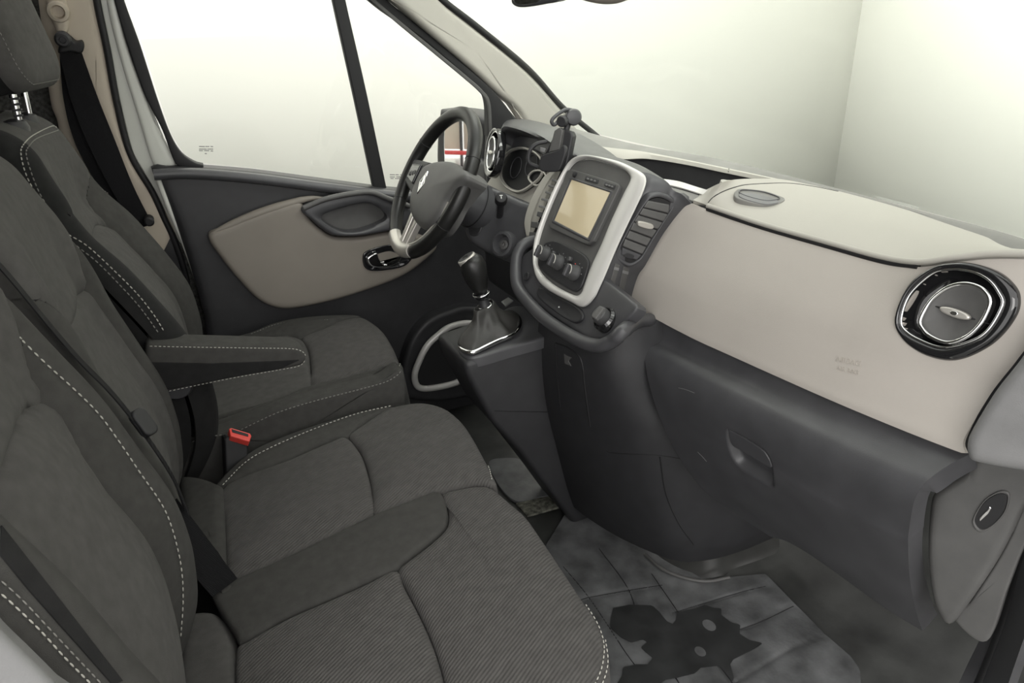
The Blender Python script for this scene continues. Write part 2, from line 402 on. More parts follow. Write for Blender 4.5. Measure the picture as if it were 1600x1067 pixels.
tube('door_edge_strip', [SIDE.w(SIDE.px([p]), .034)[0] for p in ((244, 268), (262, 316), (284, 368), (304, 424), (320, 480), (333, 545))], .0065, 'white_paint', jamb, n=50)
F2 = SIDE.moved(.008)
struct(tube('trim_3', [F2.w(F2.px([p]))[0] for p in ((148, -30), (153, 10), (168, 80), (182, 157), (203, 239), (238, 300), (256, 340), (276, 385), (296, 450), (316, 530), (322, 580))], .008, 'rubber', None), 'black rubber door seal along the jamb')
bp = puff('trim_4', SIDE.moved(.012), SIDE.moved(.012).px([(62, -60), (66, 60), (78, 160), (88, 190), (105, 250), (160, 330), (225, 430), (272, 372), (262, 340), (238, 300), (205, 240), (180, 157), (166, 80), (148, -20), (146, -60)]), 'pillar_beige', None, .05, .02, center=SIDE.moved(.012).px([(150, 190)])[0], n=140)
struct(bp, 'beige plastic trim of the driver-side belt pillar')
struct(slab('trim_5', SIDE, sd([(216, 420), (268, 366), (288, 400), (322, 560), (300, 640), (200, 600)]), 'black_plastic', None, .05, .008, .004), 'black plastic lower pillar trim behind the driver seat')
# body side closing the cab around the door opening and behind
struct(slab('wall_side', Fr((0, .86, 0), (0, -1, 0)), [(-1.45, -.1), (-.85, -.1), (-.85, .85), (-1.1, 1.62), (-1.45, 1.62)], 'carpet', None, .03), 'cab side behind the driver door')
# driver A pillar
APIL = Fr((0, .80, .95), (.10, -1, -.12))
def ap(pts): return APIL.px(pts)
a = puff('trim_6', APIL, ap([(520, -60), (600, -10), (684, 62), (742, 112), (778, 146), (812, 175), (830, 200), (905, 214), (880, 172), (826, 112), (745, 45), (693, 2), (640, -60)]), 'beige_top', None, .03, .016, n=150, center=ap([(745, 80)])[0], rings=12)
struct(a, 'pale beige driver-side windscreen pillar trim')
struct(tube('trim_7', [APIL.w(ap([p]), -.004)[0] for p in ((630, -60), (690, -2), (745, 41), (826, 108), (880, 168), (935, 214))], .009, 'rubber', None), 'black seal between windscreen and driver pillar')
# near-side windscreen pillar, only its foot shows in the top right corner
struct(tube('trim_8', [(.33, -.83, .80), (.16, -.83, .99), (-.02, -.82, 1.19), (-.24, -.79, 1.4), (-.46, -.76, 1.6)], .045, 'taupe', None), 'taupe passenger-side windscreen pillar trim')

# ------------------------------------------------------------------ driver door
DP = Fr((0, .80, .5), (0, -1, 0))
dd = thing('driver_door', 'black and taupe driver door with glazed window frame on the far side', 'door', (-.3, .80, .1))
def dpx(p, h=0): return DP.moved(h).px(p)
puff('door_panel', DP, dpx([(236, 263), (262, 261), (300, 262), (400, 270), (500, 283), (610, 297), (700, 304), (770, 308), (800, 340), (830, 480), (800, 640), (640, 700), (420, 700), (336, 560), (318, 490), (292, 400), (262, 320)]), 'black_plastic', dd, .05, .022, n=180, rings=12, center=dpx([(520, 430)])[0])
# belt rail along the window sill
tube('belt_rail', [DP.w(DP.px([p]), .012)[0] for p in ((240, 272), (300, 270), (400, 278), (500, 291), (610, 304), (700, 310), (765, 316))], .014, 'dark_plastic', dd)
F3 = DP.moved(.03)
ins = F3.px([(326, 371), (348, 357), (404, 333), (461, 315), (474, 320), (476, 330), (489, 348), (517, 369), (545, 372), (573, 370), (607, 364), (650, 366), (684, 384), (666, 407), (629, 433), (573, 455), (517, 472), (461, 483), (432, 482), (404, 469), (376, 441), (348, 407)])
puff('door_insert', F3, ins, 'taupe', dd, .03, .014, n=200, rings=14, center=F3.px([(455, 400)])[0])
tube('insert_ledge', [F3.w(F3.px([p]), -.012)[0] for p in ((330, 369), (348, 359), (404, 335), (461, 317), (488, 311), (506, 311))], [.006, .011, .012, .012, .010, .004], 'taupe', dd, n=60)
F4 = DP.moved(.045)
pull = F4.px([(472, 326), (511, 310), (559, 302), (585, 302), (615, 314), (650, 330), (650, 352), (607, 362), (573, 368), (545, 370), (517, 367), (489, 346)])
cup = F4.px([(503, 340), (534, 326), (573, 318), (597, 328), (606, 342), (590, 352), (559, 362), (530, 360)])
pr = ring('pull_surround', F4, pull, cup, 'dark_plastic', dd, .03, .008, n=120)
puff('pull_cup', DP.moved(.006), DP.moved(.006).px([(495, 340), (534, 320), (580, 312), (612, 340), (590, 360), (555, 370), (520, 365)]), 'grey_plastic', dd, .004, .004)
tube('pull_rail', [F4.w(F4.px([p]), .002)[0] for p in ((474, 325), (511, 310), (559, 301), (583, 301), (603, 309), (640, 322))], .0075, 'grey_plastic', dd)
F5 = DP.moved(.036)
bz = F5.px([(567, 403), (573, 393), (601, 384), (622, 384), (645, 396), (640, 410), (624, 419), (587, 424), (571, 419)])
hd = puff('handle_bezel', F5, bz, 'gloss_black', dd, .012, .004, dome=-.008)
lv = F5.moved(.002).px([(574, 403), (588, 395), (592, 404), (600, 413), (616, 407), (628, 400), (622, 410), (606, 417), (588, 418), (577, 414)])
puff('handle_lever', F5.moved(.005), lv, 'chrome', hd, .003, .003, n=70, center=F5.moved(.002).px([(590, 410)])[0])
# speaker ring low in the door
F6 = DP.moved(.06)
rp = [(735, 505), (705, 510), (684, 524), (667, 541), (655, 564), (648, 585), (651, 602), (663, 607), (688, 604), (712, 598), (727, 590), (760, 575), (775, 545), (765, 515)]
tube('speaker_ring', [F6.w(F6.px([p]))[0] for p in rp], .0105, 'silver', dd, closed=True, n=120)
puff('speaker_housing', DP.moved(.05), DP.moved(.05).px([(740, 480), (700, 488), (665, 505), (640, 540), (628, 590), (634, 622), (690, 628), (760, 610), (800, 560), (795, 500)]), 'black_plastic', dd, .05, .015, dome=-.01)
puff('speaker_grille', DP.moved(.056), DP.moved(.056).px([(735, 508), (705, 513), (670, 543), (652, 585), (655, 602), (690, 602), (727, 588), (760, 572), (765, 520)]), 'rubber', dd, .006, .004)
# window frame: rubbers, divider, mirror corner and the two panes
WF = SIDE.moved(.012)
wf = lambda pts: [WF.w(WF.px([p]))[0] for p in pts]
def strip(name, outer, inner, m, h, t=.02, R=.004):
    n = 60; a, b = cr(WF.px(outer), n), cr(WF.px(inner), n); poly = np.vstack([a, b[::-1]])
    return slab(name, WF, poly, m, dd, t, h, R)
strip('window_rubber', [(168, -40), (178, 0), (197, 65), (225, 146), (253, 202), (270, 247), (281, 260), (318, 266)], [(186, -40), (194, 0), (219, 70), (247, 157), (267, 211), (284, 239), (304, 253), (318, 257)], 'rubber', .004, .02, .004)
strip('frame_rail', [(500, -110), (560, -45), (600, -4), (684, 66), (741, 115), (774, 146), (800, 180), (815, 215)], [(490, -65), (560, -12), (600, 20), (656, 58), (712, 106), (746, 136), (760, 160), (762, 214)], 'rubber', .006, .03, .004)
strip('frame_seal', [(500, -80), (600, 12), (684, 82), (730, 120), (752, 140), (764, 160), (767, 214)], [(496, -72), (600, 20), (680, 86), (726, 124), (748, 144), (760, 163), (763, 214)], 'grey_plastic', .011, .006, .002)
strip('window_divider', [(516, -30), (520, 0), (552, 145), (584, 296)], [(536, -30), (540, 0), (573, 145), (605, 298)], 'rubber', .002, .02, .004)
puff('mirror_corner', WF.moved(.004), WF.moved(.004).px([(772, 152), (806, 184), (815, 205), (800, 235), (768, 310), (762, 260), (766, 190)]), 'black_plastic', dd, .02, .006, lin=False)
gl = slab('window_pane', WF, WF.px([(190, -40), (196, 0), (222, 70), (250, 157), (268, 211), (288, 242), (310, 256), (400, 264), (595, 294), (525, -40)]), 'glass', dd, .004, -.008)
gl2 = slab('quarter_pane', WF, WF.px([(528, -60), (595, 294), (700, 306), (766, 300), (764, 214), (762, 165), (746, 138), (712, 108), (656, 60), (600, 22), (540, -40)]), 'glass', dd, .004, -.010)
def stamp(name, pane, x, y, w_, rows):
    vs = []; fs = []; FS = WF.moved(-.006)
    for (dx, dy, l) in rows:
        q = FS.w(FS.px([(x+dx, y+dy-.8), (x+dx+l, y+dy-.7), (x+dx+l, y+dy+.7), (x+dx, y+dy+.6)])); i = len(vs); vs += list(q); fs.append((i, i+1, i+2, i+3))
    obj(name, vs, fs, 'glass_mark', pane, smooth=False)
stamp('glass_stamp', gl, 311, 229, 22, [(0, 0, 9), (10, 0, 6), (18, 0, 4), (0, 4, 12), (13, 4, 9), (0, 6.5, 6), (8, 6.5, 8), (18, 7, 4), (9, 11, 3)])
stamp('glass_stamp', gl2, 609, 273, 18, [(0, 0, 8), (9, 0, 5), (16, 0, 3), (0, 3.5, 8), (10, 3.5, 7), (1, 6, 5), (8, 6, 8)])

# ------------------------------------------------------------------ exterior mirror beyond the driver window
em = thing('door_mirror', 'black exterior mirror seen through the steering wheel beyond the driver window', 'mirror', (.03, 1.0, .8))
MF = Fr((.03, 1.02, .86), (-.9, -.43, .022))
puff('mirror_housing', MF, MF.px([(684, 180), (692, 172), (745, 182), (760, 210), (758, 290), (745, 310), (690, 300), (680, 250)]), 'black_plastic', em, .09, .02)
puff('mirror_glass', MF.moved(.002), MF.moved(.002).px([(699, 188), (745, 194), (752, 215), (750, 288), (740, 300), (700, 292), (694, 250)]), 'mirror_glass', em, .002, .002)
prism('mirror_arm', [(.02, .66), (.09, .66), (.10, .80), (.03, .80)], 'Y', .85, 1.0, 'black_plastic', em, .012)

# storage rack far behind the van, caught only in the door mirror
rk = thing('storage_rack', 'red and tan storage rack reflected small in the door mirror', 'rack', (-6.4, 3.2, -.7))
for k in range(9): box('rack_post', (-6.4, 1.9+.375*k, .2), (.05, .03, 1.8), 'rubber', rk, .005)
for z in (-.55, -.02, .95): box('rack_beam', (-6.36, 3.4, z), (.06, 3.2, .05), 'red_paint', rk, .01)
for k in range(8):
    box('rack_panel', (-6.46, 2.09+.375*k, .46), (.03, .34, .9), 'pillar_beige', rk, .01)
    box('rack_crate', (-6.5, 2.09+.375*k, -.30), (.4, .28, .40-.06*(k % 3)), ('white_paint', 'mid_grey_plastic', 'red_paint', 'white_paint')[k % 4], rk, .03)
# ------------------------------------------------------------------ seats
def smooth01(x): x = np.clip(x, 0, 1); return x*x*(3-2*x)
class Back:
    """reclined seat back: bolsters stand proud of the padded middle"""
    def __init__(s, yc, prof, wid, ztop, T=.13, recess=.03, qz=None, rtop=.05):
        s.yc, s.ztop, s.T, s.rec, s.rtop = yc, ztop, T, recess, rtop
        pz, px = zip(*prof); s.pz, s.px_ = np.array(pz), np.array(px); wz, ww = zip(*wid); s.wz, s.ww = np.array(wz), np.array(ww)
        d = cr(np.stack([s.pz, s.px_], 1), 200); s.dz, s.dx = d[:, 0], d[:, 1]
        e = cr(np.stack([s.wz, s.ww], 1), 200); s.ez, s.ew = e[:, 0], e[:, 1]
        a, b = zip(*qz); s.qa, s.qb = np.array(a), np.array(b)
    def X(s, z): return np.interp(z, s.dz, s.dx)
    def Wd(s, z): return np.interp(z, s.ez, s.ew)
    def q(s, z): return np.interp(z, s.qa, s.qb)
    def arc(s, v): return s.zarc-s.karc*np.abs(v)**2
    zarc = .825; karc = 0.; edge_v = 2.; bol = 'fabric_dark'
    def front(s, y, z):
        w = s.Wd(z); v = np.abs((y-s.yc)/w); r = s.rec*(1-smooth01((v-.45)/.4))*smooth01((s.ztop-.02-z)/.2)
        e = .035; d = (1-v)*w; edge = np.where(d < e, e-np.sqrt(np.maximum(0, e*e-(e-np.clip(d, 0, e))**2)), 0)
        g = .009*np.exp(-((v-s.q(z))*w/.006)**2)*(z < 1.02)
        za = s.arc(v); g = g+.010*np.exp(-((z-za)/.009)**2)*(v < s.q(za))
        tt = np.clip((z-(s.ztop-s.rtop))/s.rtop, 0, 1); top = .06*(1-np.sqrt(np.maximum(0, 1-tt*tt)))
        puffy = .012*np.cos(np.clip(v/s.q(z), 0, 1)*math.pi/2)
        return s.X(z)-r-edge-g-top+puffy*smooth01((s.ztop-z)/.15)
    def build(s, parent, z0, nz=110, ny=90):
        n_before = set(bpy.data.objects)
        zs = np.r_[np.linspace(z0, s.ztop-.05, nz-14), s.ztop-.05+.05*np.sin(np.linspace(0, math.pi/2, 15))[1:]]
        vv = np.sin(np.linspace(-1, 1, ny)*math.pi/2*.92)/math.sin(math.pi/2*.92)
        G = np.zeros((ny, len(zs), 3))
        for j, z in enumerate(zs):
            tt = max(0, (z-(s.ztop-s.rtop))/s.rtop); w = s.Wd(z)*(1-.10*(1-math.sqrt(max(0, 1-tt*tt))))
            y = s.yc+vv*w; x = s.front(s.yc+vv*s.Wd(z), np.full(ny, z)); G[:, j] = np.stack([x, y, np.full(ny, z)], 1)
        s.G = G
        vc = np.abs(vv[:-1]+vv[1:])/2; zc = (zs[:-1]+zs[1:])/2
        V2, Z2 = np.meshgrid(vc, zc, indexing='ij'); inn = V2 < s.q(Z2)
        lowm = inn & (Z2 < s.arc(V2)); upm = inn & ~lowm
        half = np.arange(ny-1) < (ny-1)//2
        band_ = (V2 > s.edge_v) & half[:, None] & (Z2 < 1.2)
        if not s.edge_v < 1: band_ &= False
        else: surf('edge_band', G, 'fabric_black', parent, .012, mask=band_, flip=True); inn = inn & ~band_; lowm &= ~band_; upm &= ~band_
        surf('lower_insert', G, 'fabric', parent, .012, mask=lowm, flip=True)
        surf('upper_insert', G, 'fabric', parent, .012, mask=upm, flip=True)
        surf('side_bolster', G, 'fabric_dark', parent, .012, mask=(~inn) & half[:, None] & ~band_, flip=True)
        surf('side_bolster', G, 'fabric_dark', parent, .012, mask=(~inn) & ~half[:, None], flip=True)
        # shell behind
        B = []
        for k in range(2):
            pass
        side = []
        loop = [G[0, j] for j in range(len(zs))]
        ring0 = np.vstack([G[0], G[1:, -1], G[-1, ::-1][1:], G[::-1, 0][1:-1]])
        T = s.T
        back = ring0.copy(); cz = (z0+s.ztop)/2
        W = []; fs = []; n = len(ring0); lay = [(0, 1.), (.3, 1.0), (.8, .985), (1., .90)]
        cen = ring0.mean(0)
        for f, k in lay:
            c = cen.copy()
            p = ring0.copy(); p[:, 0] = ring0[:, 0]-.006-f*T; p[:, 1] = s.yc+(ring0[:, 1]-s.yc)*k; p[:, 2] = z0+(ring0[:, 2]-z0)*(1-(1-k)*.3)
            W += list(p)
        for L in range(len(lay)-1):
            for i in range(n):
                j = (i+1) % n; fs.append((L*n+i, L*n+j, (L+1)*n+j, (L+1)*n+i))
        W.append(np.array(W[-n:]).mean(0)); c = len(W)-1; b = (len(lay)-1)*n
        for i in range(n): fs.append((b+i, b+(i+1) % n, c))
        obj('back_shell', W, fs, 'fabric_black', parent, sharp=60)
        s.parts = [o for o in bpy.data.objects if o not in n_before]
    def on(s, px, py, it=40):
        """where the sight line of a photo pixel meets the seat back"""
        d = ray(px, py); lo, hi = .2, 3.; f = lambda t: (CAM+d*t)[0]-s.front((CAM+d*t)[1], (CAM+d*t)[2])
        ts = np.linspace(.2, 2.6, 700); v = np.array([f(t) for t in ts]); k = np.where((v[:-1] > 0) & (v[1:] <= 0))[0]
        if not len(k): return None
        lo, hi = ts[k[0]], ts[k[0]+1]
        for _ in range(it):
            m = (lo+hi)/2
            if f(m) > 0: lo = m
            else: hi = m
        return CAM+d*lo
    def vline(s, v, z0, z1, n=120):
        z = np.linspace(z0, z1, n); vv = np.interp(z, *zip(*v)) if not np.isscalar(v) else np.full(n, v)
        y = s.yc+vv*s.Wd(z); return np.stack([s.front(y, z), y, z], 1)

QB = [(.3, .78), (.5, .76), (.65, .735), (.75, .72), (.82, .70), (.86, .74), (.90, .86), (.94, 1.2), (1.2, 1.2)]
PROF = [(.30, -1.01), (.40, -.975), (.45, -.955), (.5, -.947), (.55, -.944), (.62, -.950), (.7, -.972), (.78, -.994), (.86, -1.024), (.94, -1.052), (1.0, -1.072), (1.06, -1.09)]
# --- double passenger bench
bench = thing('passenger_bench', 'dark grey fabric double passenger bench in the foreground', 'seat', (-.75, -.3, 0))
mid = Back(-.065, [(z, x-.003+.014*max(0, min(1, (z-.78)/.08))) for z, x in PROF], [(.3, .175), (.5, .19), (.62, .195), (.75, .195), (.88, .185), (.97, .17), (1.06, .15)], 1.06, qz=QB, T=.12)
mid.build(bench, .34)
outb = Back(-.475, PROF, [(.3, .215), (.5, .222), (.7, .222), (.85, .212), (.97, .19), (1.06, .165)], 1.06, qz=[(.3, .62), (.5, .56), (.6, .54), (.7, .52), (.75, .54), (.8, .61), (.85, .64), (.88, .70), (.93, .85), (.97, 1.2), (1.2, 1.2)], T=.12, recess=.035)
outb.zarc, outb.karc = .845, .065
outb.build(bench, .30)
nb = lambda a: (1, 0, .3)

# --- bench cushions: traced on the tilted cushion plane
CUSH = Fr((-.47, 0, .452), (-.10, 0, 1), (1, 0, 0))
def cu(pts, h=0): return CUSH.moved(h).px(pts)
def cpuff(name, pts, m, par, t=.10, R=.014, dome=.006, h0=0, n=140, **k):
    return puff(name, CUSH, cu(pts), m, par, t, R, dome, h0, 12, n, **k)
cpuff('cushion_bolster', [(337, 753), (390, 704), (460, 673), (545, 646), (601, 634), (618, 634), (587, 648), (559, 667), (542, 681), (517, 688), (455, 715), (351, 758)], 'fabric_dark', bench, center=cu([(470, 690)])[0], R=.012, dome=.004)
cpuff('rear_insert', [(350, 759), (455, 715), (517, 688), (541, 681), (562, 705), (573, 734), (580, 767), (583, 803), (530, 832), (460, 866), (366, 908), (352, 893), (349, 820)], 'fabric_rib', bench, R=.010, dome=.012)
cpuff('front_insert', [(543, 680), (559, 666), (587, 647), (612, 634), (657, 627), (694, 635), (720, 655), (738, 680), (756, 713), (768, 736), (773, 755), (736, 757), (683, 770), (643, 784), (584, 805), (580, 767), (573, 734), (562, 704)], 'fabric_rib', bench, R=.013, dome=.010, t=.16)
cpuff('middle_strip', [(330, 930), (338, 920), (368, 905), (460, 865), (581, 806), (640, 783), (683, 768), (696, 785), (698, 815), (677, 840), (632, 876), (617, 889), (573, 909), (517, 934), (446, 965), (379, 1003), (366, 990)], 'fabric_dark', bench, R=.008, dome=.004, h0=.003)
cpuff('rear_insert', [(368, 1010), (382, 1001), (446, 965), (517, 934), (573, 909), (618, 888), (631, 914), (658, 965), (678, 1012), (692, 1060), (700, 1110), (600, 1150), (380, 1180), (366, 1080)], 'fabric_rib', bench, R=.010, dome=.010)
cpuff('front_insert', [(619, 888), (633, 875), (677, 841), (698, 816), (697, 786), (688, 769), (735, 757), (763, 757), (776, 764), (798, 783), (822, 804), (849, 842), (878, 885), (908, 930), (930, 961), (946, 997), (951, 1031), (948, 1067), (925, 1130), (860, 1160), (705, 1130), (692, 1060), (678, 1012), (658, 965), (631, 914)], 'fabric_rib', bench, R=.014, dome=.012, t=.16, center=cu([(800, 940)])[0])
cpuff('cushion_bolster', [(366, 1090), (384, 1182), (600, 1152), (705, 1132), (860, 1162), (860, 1240), (600, 1300), (360, 1290)], 'fabric_dark', bench, R=.02, dome=.004, h0=.01)
def cst(name, pts, m, h, par, **k):
    c = cr(pts, 220); q = CUSH.moved(h).w(CUSH.moved(h).px(c)); return stitch(name, q, CUSH.N, m, par, **k)
cst('stitching', [(348, 758), (384, 722), (424, 699), (489, 671), (556, 647), (612, 634)], 'thread', .006, bench, dash=.0055, gap=.003, r=.001)
# hinge covers behind the cushions
puff('hinge_cover', CUSH.moved(.012), CUSH.moved(.012).px([(276, 746), (284, 739), (309, 740), (337, 749), (348, 760), (350, 820), (353, 893), (366, 908), (340, 925), (322, 900), (296, 860), (282, 800)]), 'fabric_dark', bench, .12, .02, n=100)
puff('hinge_cover', CUSH.moved(-.004), CUSH.moved(-.004).px([(283, 955), (300, 950), (330, 949), (350, 965), (366, 1000), (368, 1100), (290, 1180), (262, 1120), (272, 1050)]), 'fabric', bench, .12, .02, n=100)
# plinth under the bench
prism('seat_base', [(-1.02, .0), (-.60, .0), (-.52, .10), (-.50, .34), (-1.0, .32)], 'Y', -.70, .10, 'black_plastic', bench, .01)

# --- driver seat
ds = thing('captain_chair', 'dark grey fabric driver seat with headrest and fold-down armrest', 'seat', (-.7, .45, 0))
DPROF = [(.36, -.93), (.44, -.892), (.50, -.878), (.56, -.877), (.62, -.884), (.68, -.906), (.745, -.936), (.81, -.970), (.87, -1.010), (.93, -1.036), (1.0, -1.056), (1.06, -1.07)]
drv = Back(.43, DPROF, [(.36, .255), (.5, .272), (.65, .275), (.78, .272), (.87, .262), (.95, .245), (1.0, .23), (1.06, .20)], 1.055, qz=[(.3, .62), (.5, .62), (.65, .60), (.76, .56), (.84, .56), (.88, .62), (.91, .8), (.94, 1.2), (1.2, 1.2)], T=.12, recess=.045)
drv.zarc, drv.karc = .835, .10; drv.edge_v = .84
drv.build(ds, .36)
DCU = Fr((-.45, .45, .462), (-.09, 0, 1), (1, 0, 0))
def dcp(name, pts, m, t=.11, R=.015, dome=.006, h0=0, n=140, **k): return puff(name, DCU, DCU.px(pts), m, ds, t, R, dome, h0, 12, n, **k)
dcp('rear_insert', [(300, 560), (385, 525), (432, 520), (470, 527), (481, 545), (484, 575), (486, 600), (420, 628), (348, 654), (320, 660), (290, 640)], 'fabric', dome=.004)
dcp('front_insert', [(470, 527), (505, 512), (530, 500), (560, 494), (576, 498), (597, 514), (612, 537), (622, 560), (624, 566), (600, 574), (559, 585), (487, 602), (484, 575), (480, 545)], 'fabric_rib', dome=.010)
dcp('cushion_bolster', [(340, 535), (385, 521), (432, 503), (489, 494), (545, 491), (565, 494), (530, 502), (500, 515), (470, 527), (440, 527), (380, 535)], 'fabric_dark', R=.012, dome=.012, center=DCU.px([(470, 510)])[0])
dcp('cushion_bolster', [(275, 668), (320, 660), (348, 654), (420, 628), (486, 601), (559, 584), (600, 574), (624, 565), (627, 577), (604, 591), (559, 603), (489, 620), (432, 638), (376, 666), (352, 672), (320, 678), (285, 685)], 'fabric_dark', t=.12, R=.010, dome=.006, center=DCU.px([(470, 617)])[0], n=180)
def dst(pts, h, m='thread_dim'):
    c = cr(pts, 220); F_ = DCU.moved(h); stitch('stitching', F_.w(F_.px(c)), DCU.N, m, ds, .0055, .003, .0009)
dst([(290, 682), (320, 675), (356, 669), (376, 662), (432, 634), (489, 616), (559, 599), (601, 588), (621, 576), (626, 567)], .000, 'thread')
DSD = Fr((-.6, .175, .4), (0, -1, .1))
c = cr([(300, 688), (320, 681), (358, 675), (376, 669), (432, 643), (489, 625), (559, 607), (601, 595), (621, 583), (626, 574)], 200)
stitch('stitching', DSD.w(DSD.px(c), .007), DSD.N, 'thread_dim', ds, .0055, .003, .0009)
dst([(392, 522), (440, 505), (505, 500), (514, 501)], .008)
# side valance under the stitch line, facing the bench
puff('side_valance', DSD, DSD.px([(270, 686), (300, 688), (358, 675), (432, 643), (489, 625), (559, 607), (601, 595), (627, 577), (634, 600), (632, 640), (610, 690), (480, 760), (320, 780), (270, 760)]), 'fabric_dark', ds, .05, .008, n=150, center=DSD.px([(450, 690)])[0])
prism('seat_base', [(-.98, .0), (-.52, .0), (-.48, .10), (-.47, .33), (-.98, .36)], 'Y', .22, .68, 'black_plastic', ds, .01)
# armrest on its inner side
ar = prism('armrest', [P(*p, Y=.11)[[0, 2]] for p in ((228, 541), (300, 543), (400, 545), (455, 546), (474, 550), (481, 560), (474, 573), (440, 580), (360, 594), (242, 618), (225, 600))], 'Y', .115, .185, 'fabric_dark', ds, .014, 4)
tp = [P(*p, Y=.112) for p in cr([(234, 541), (300, 542.5), (400, 544), (455, 545), (473, 550), (479, 559)], 120)]
stitch('stitching', tp, (0, -.7, .7), 'thread', ar, .0045, .0025, .0007)
tp = [P(*p, Y=.112) for p in cr([(244, 615), (360, 591), (440, 577), (468, 571), (478, 561)], 120)]
stitch('stitching', tp, (0, -.9, -.2), 'thread', ar, .0045, .0025, .0007)
puff('armrest_side', Fr((-.8, .1135, .55), (0, -1, 0)), Fr((-.8, .1135, .55), (0, -1, 0)).px([(236, 566), (330, 568), (440, 564), (470, 562), (440, 576), (360, 590), (244, 612)]), 'fabric_black', ar, .004, .0015, n=90, lin=True)
lathe('armrest_pivot', (-.925, .19, .60), (0, -1, 0), [(.03, 0), (.03, .06), (.025, .068)], 'black_plastic', ar, 24)
# headrest: padded block on two posts
HR = Fr((-1.055, .445, 1.205), (-1, 0, -.1))
hr = Fr((-1.035, .445, 1.2), (1, -.14, .18))
hb = puff('headrest', hr, rrect(-.135, .135, -.085, .13, .055), 'fabric_black', ds, .075, .03, h0=-.012, n=120)
st = rrect(-.128, .128, -.078, .123, .05); st = cr(st, 240, True); st = np.vstack([st, st[:1]])
puff('headrest_front', hr, rrect(-.137, .137, -.087, .132, .055), 'fabric', hb, .006, .03, dome=.012, n=120)
stitch('stitching', hr.w(st, -.006), hr.N, 'thread_dim', hb, .005, .003, .0008)
for s_ in (-1, 1):
    tube('headrest_post', [(-1.085, .445+s_*.068, 1.0), (-1.075, .445+s_*.068, 1.14)], .0065, 'chrome', ds, lin=True, n=4)
    o = lathe('post_guide', (-1.088, .445+s_*.068, 1.04), (0.05, 0, 1), [(.02, -.01), (.022, .012), (.018, .022), (.008, .026)], 'black_plastic', ds, 24)
for k in range(7):
    box('post_notch', (-1.079+.0008*k, .445-.068, 1.062+k*.0095), (.0145, .0135, .004), 'rubber', ds, .001)

# ------------------------------------------------------------------ seat belts
def ribbon(name, pts, wdir, width, m, parent=None, t=.0016, n=40):
    p = cr(pts, n); wd = np.array([unit(w) for w in (cr(wdir, n) if np.ndim(wdir) > 1 else [wdir]*n)])
    wid = np.broadcast_to(width, (n,)) if np.isscalar(width) else np.interp(np.linspace(0, 1, n), np.linspace(0, 1, len(width)), width)
    G = np.stack([p-wd*wid[:, None]/2, p-wd*wid[:, None]/6, p+wd*wid[:, None]/6, p+wd*wid[:, None]/2], 1)
    return surf(name, G, m, parent, t, sharp=60)
sb = thing('driver_seat_belt', 'black driver seat belt hanging from the beige belt pillar', 'seat belt', (-1.0, .80, .6))
BF = SIDE.moved(.05)
bw = lambda pts: [BF.w(BF.px([p]))[0] for p in pts]
L = bw([(92, 82), (112, 160), (140, 230), (176, 300), (210, 360)]); Rr = bw([(127, 80), (152, 150), (180, 220), (208, 290), (238, 350)])
G = np.stack([cr(L, 30), cr(L, 30)*.66+cr(Rr, 30)*.34, cr(L, 30)*.33+cr(Rr, 30)*.67, cr(Rr, 30)], 1); surf('webbing_strap', G, 'webbing', sb, .002)
BG = SIDE.moved(.035); bg = lambda pts: [BG.w(BG.px([p]))[0] for p in pts]
L = bg([(93, 85), (100, 160), (118, 225), (150, 285), (185, 330)]); Rr = bg([(108, 84), (130, 160), (155, 225), (180, 280), (212, 340)])
G = np.stack([cr(L, 30), (cr(L, 30)+cr(Rr, 30))/2, cr(Rr, 30)], 1); surf('webbing_strap', G, 'webbing', sb, .002)
puff('belt_anchor', SIDE.moved(.062), SIDE.moved(.062).px([(92, 72), (98, 56), (108, 58), (118, 66), (128, 66), (131, 76), (126, 84), (110, 82), (92, 84)]), 'rubber', sb, .03, .006)
a = SIDE.moved(.075); q = a.w(a.px([(98, 62)]))[0]
lathe('anchor_bolt', q, SIDE.N, [(.016, -.02), (.016, .002), (.012, .006), (.007, .006), (.006, .002)], 'black_plastic', sb, 24)
q = a.w(a.px([(233, 346)]))[0]
lathe('belt_stop', q, SIDE.N, [(.012, -.02), (.012, .003), (.008, .006)], 'rubber', sb, 20)
# height adjuster lump and grab knob of the pillar above it
hk = thing('pillar_coat_hook', 'beige round hook on the belt pillar above the driver belt anchor', 'hook', tuple(SIDE.w(SIDE.px([(92, 30)]))[0]))
q = SIDE.moved(.03); q0 = q.w(q.px([(91, 18)]))[0]
lathe('hook_ring', q0, SIDE.N, [(.020, -.03), (.022, 0), (.020, .012), (.014, .014), (.011, .002), (.010, -.006)], 'pillar_beige', hk, 32)
puff('hook_plate', q, q.px([(72, -10), (98, -10), (106, 20), (106, 50), (92, 60), (84, 40), (76, 20)]), 'pillar_beige', hk, .03, .01)
# middle-seat belt lying in the gap between the two bench backs
mb = thing('bench_seat_belt', 'black seat belt lying in the gap between the bench backrests', 'seat belt', (-.95, -.25, .5))
gp = [P(*p, Y=-.258)+arr(.012, 0, .003) for p in ((-40, 398), (0, 441), (65, 519), (112, 572), (157, 617), (197, 665), (233, 714), (261, 760), (282, 810))]
ribbon('webbing_strap', gp, (0, 1, 0), .016, 'webbing', mb)
g2 = [P(*p, Y=-.25) for p in ((272, 784), (300, 840), (325, 884), (352, 918))]
ribbon('lap_strap', g2, [(.5, .4, .2), (.6, .4, .2), (.8, .5, 0)], [.012, .03, .045, .045], 'webbing', mb)
q = P(211, 666, Y=-.258)+arr(.014, 0, .004); puff('belt_tongue', Fr(q, (.6, -.6, .5)), rrect(-.011, .011, -.02, .02, .009), 'rubber', mb, .008, .003)
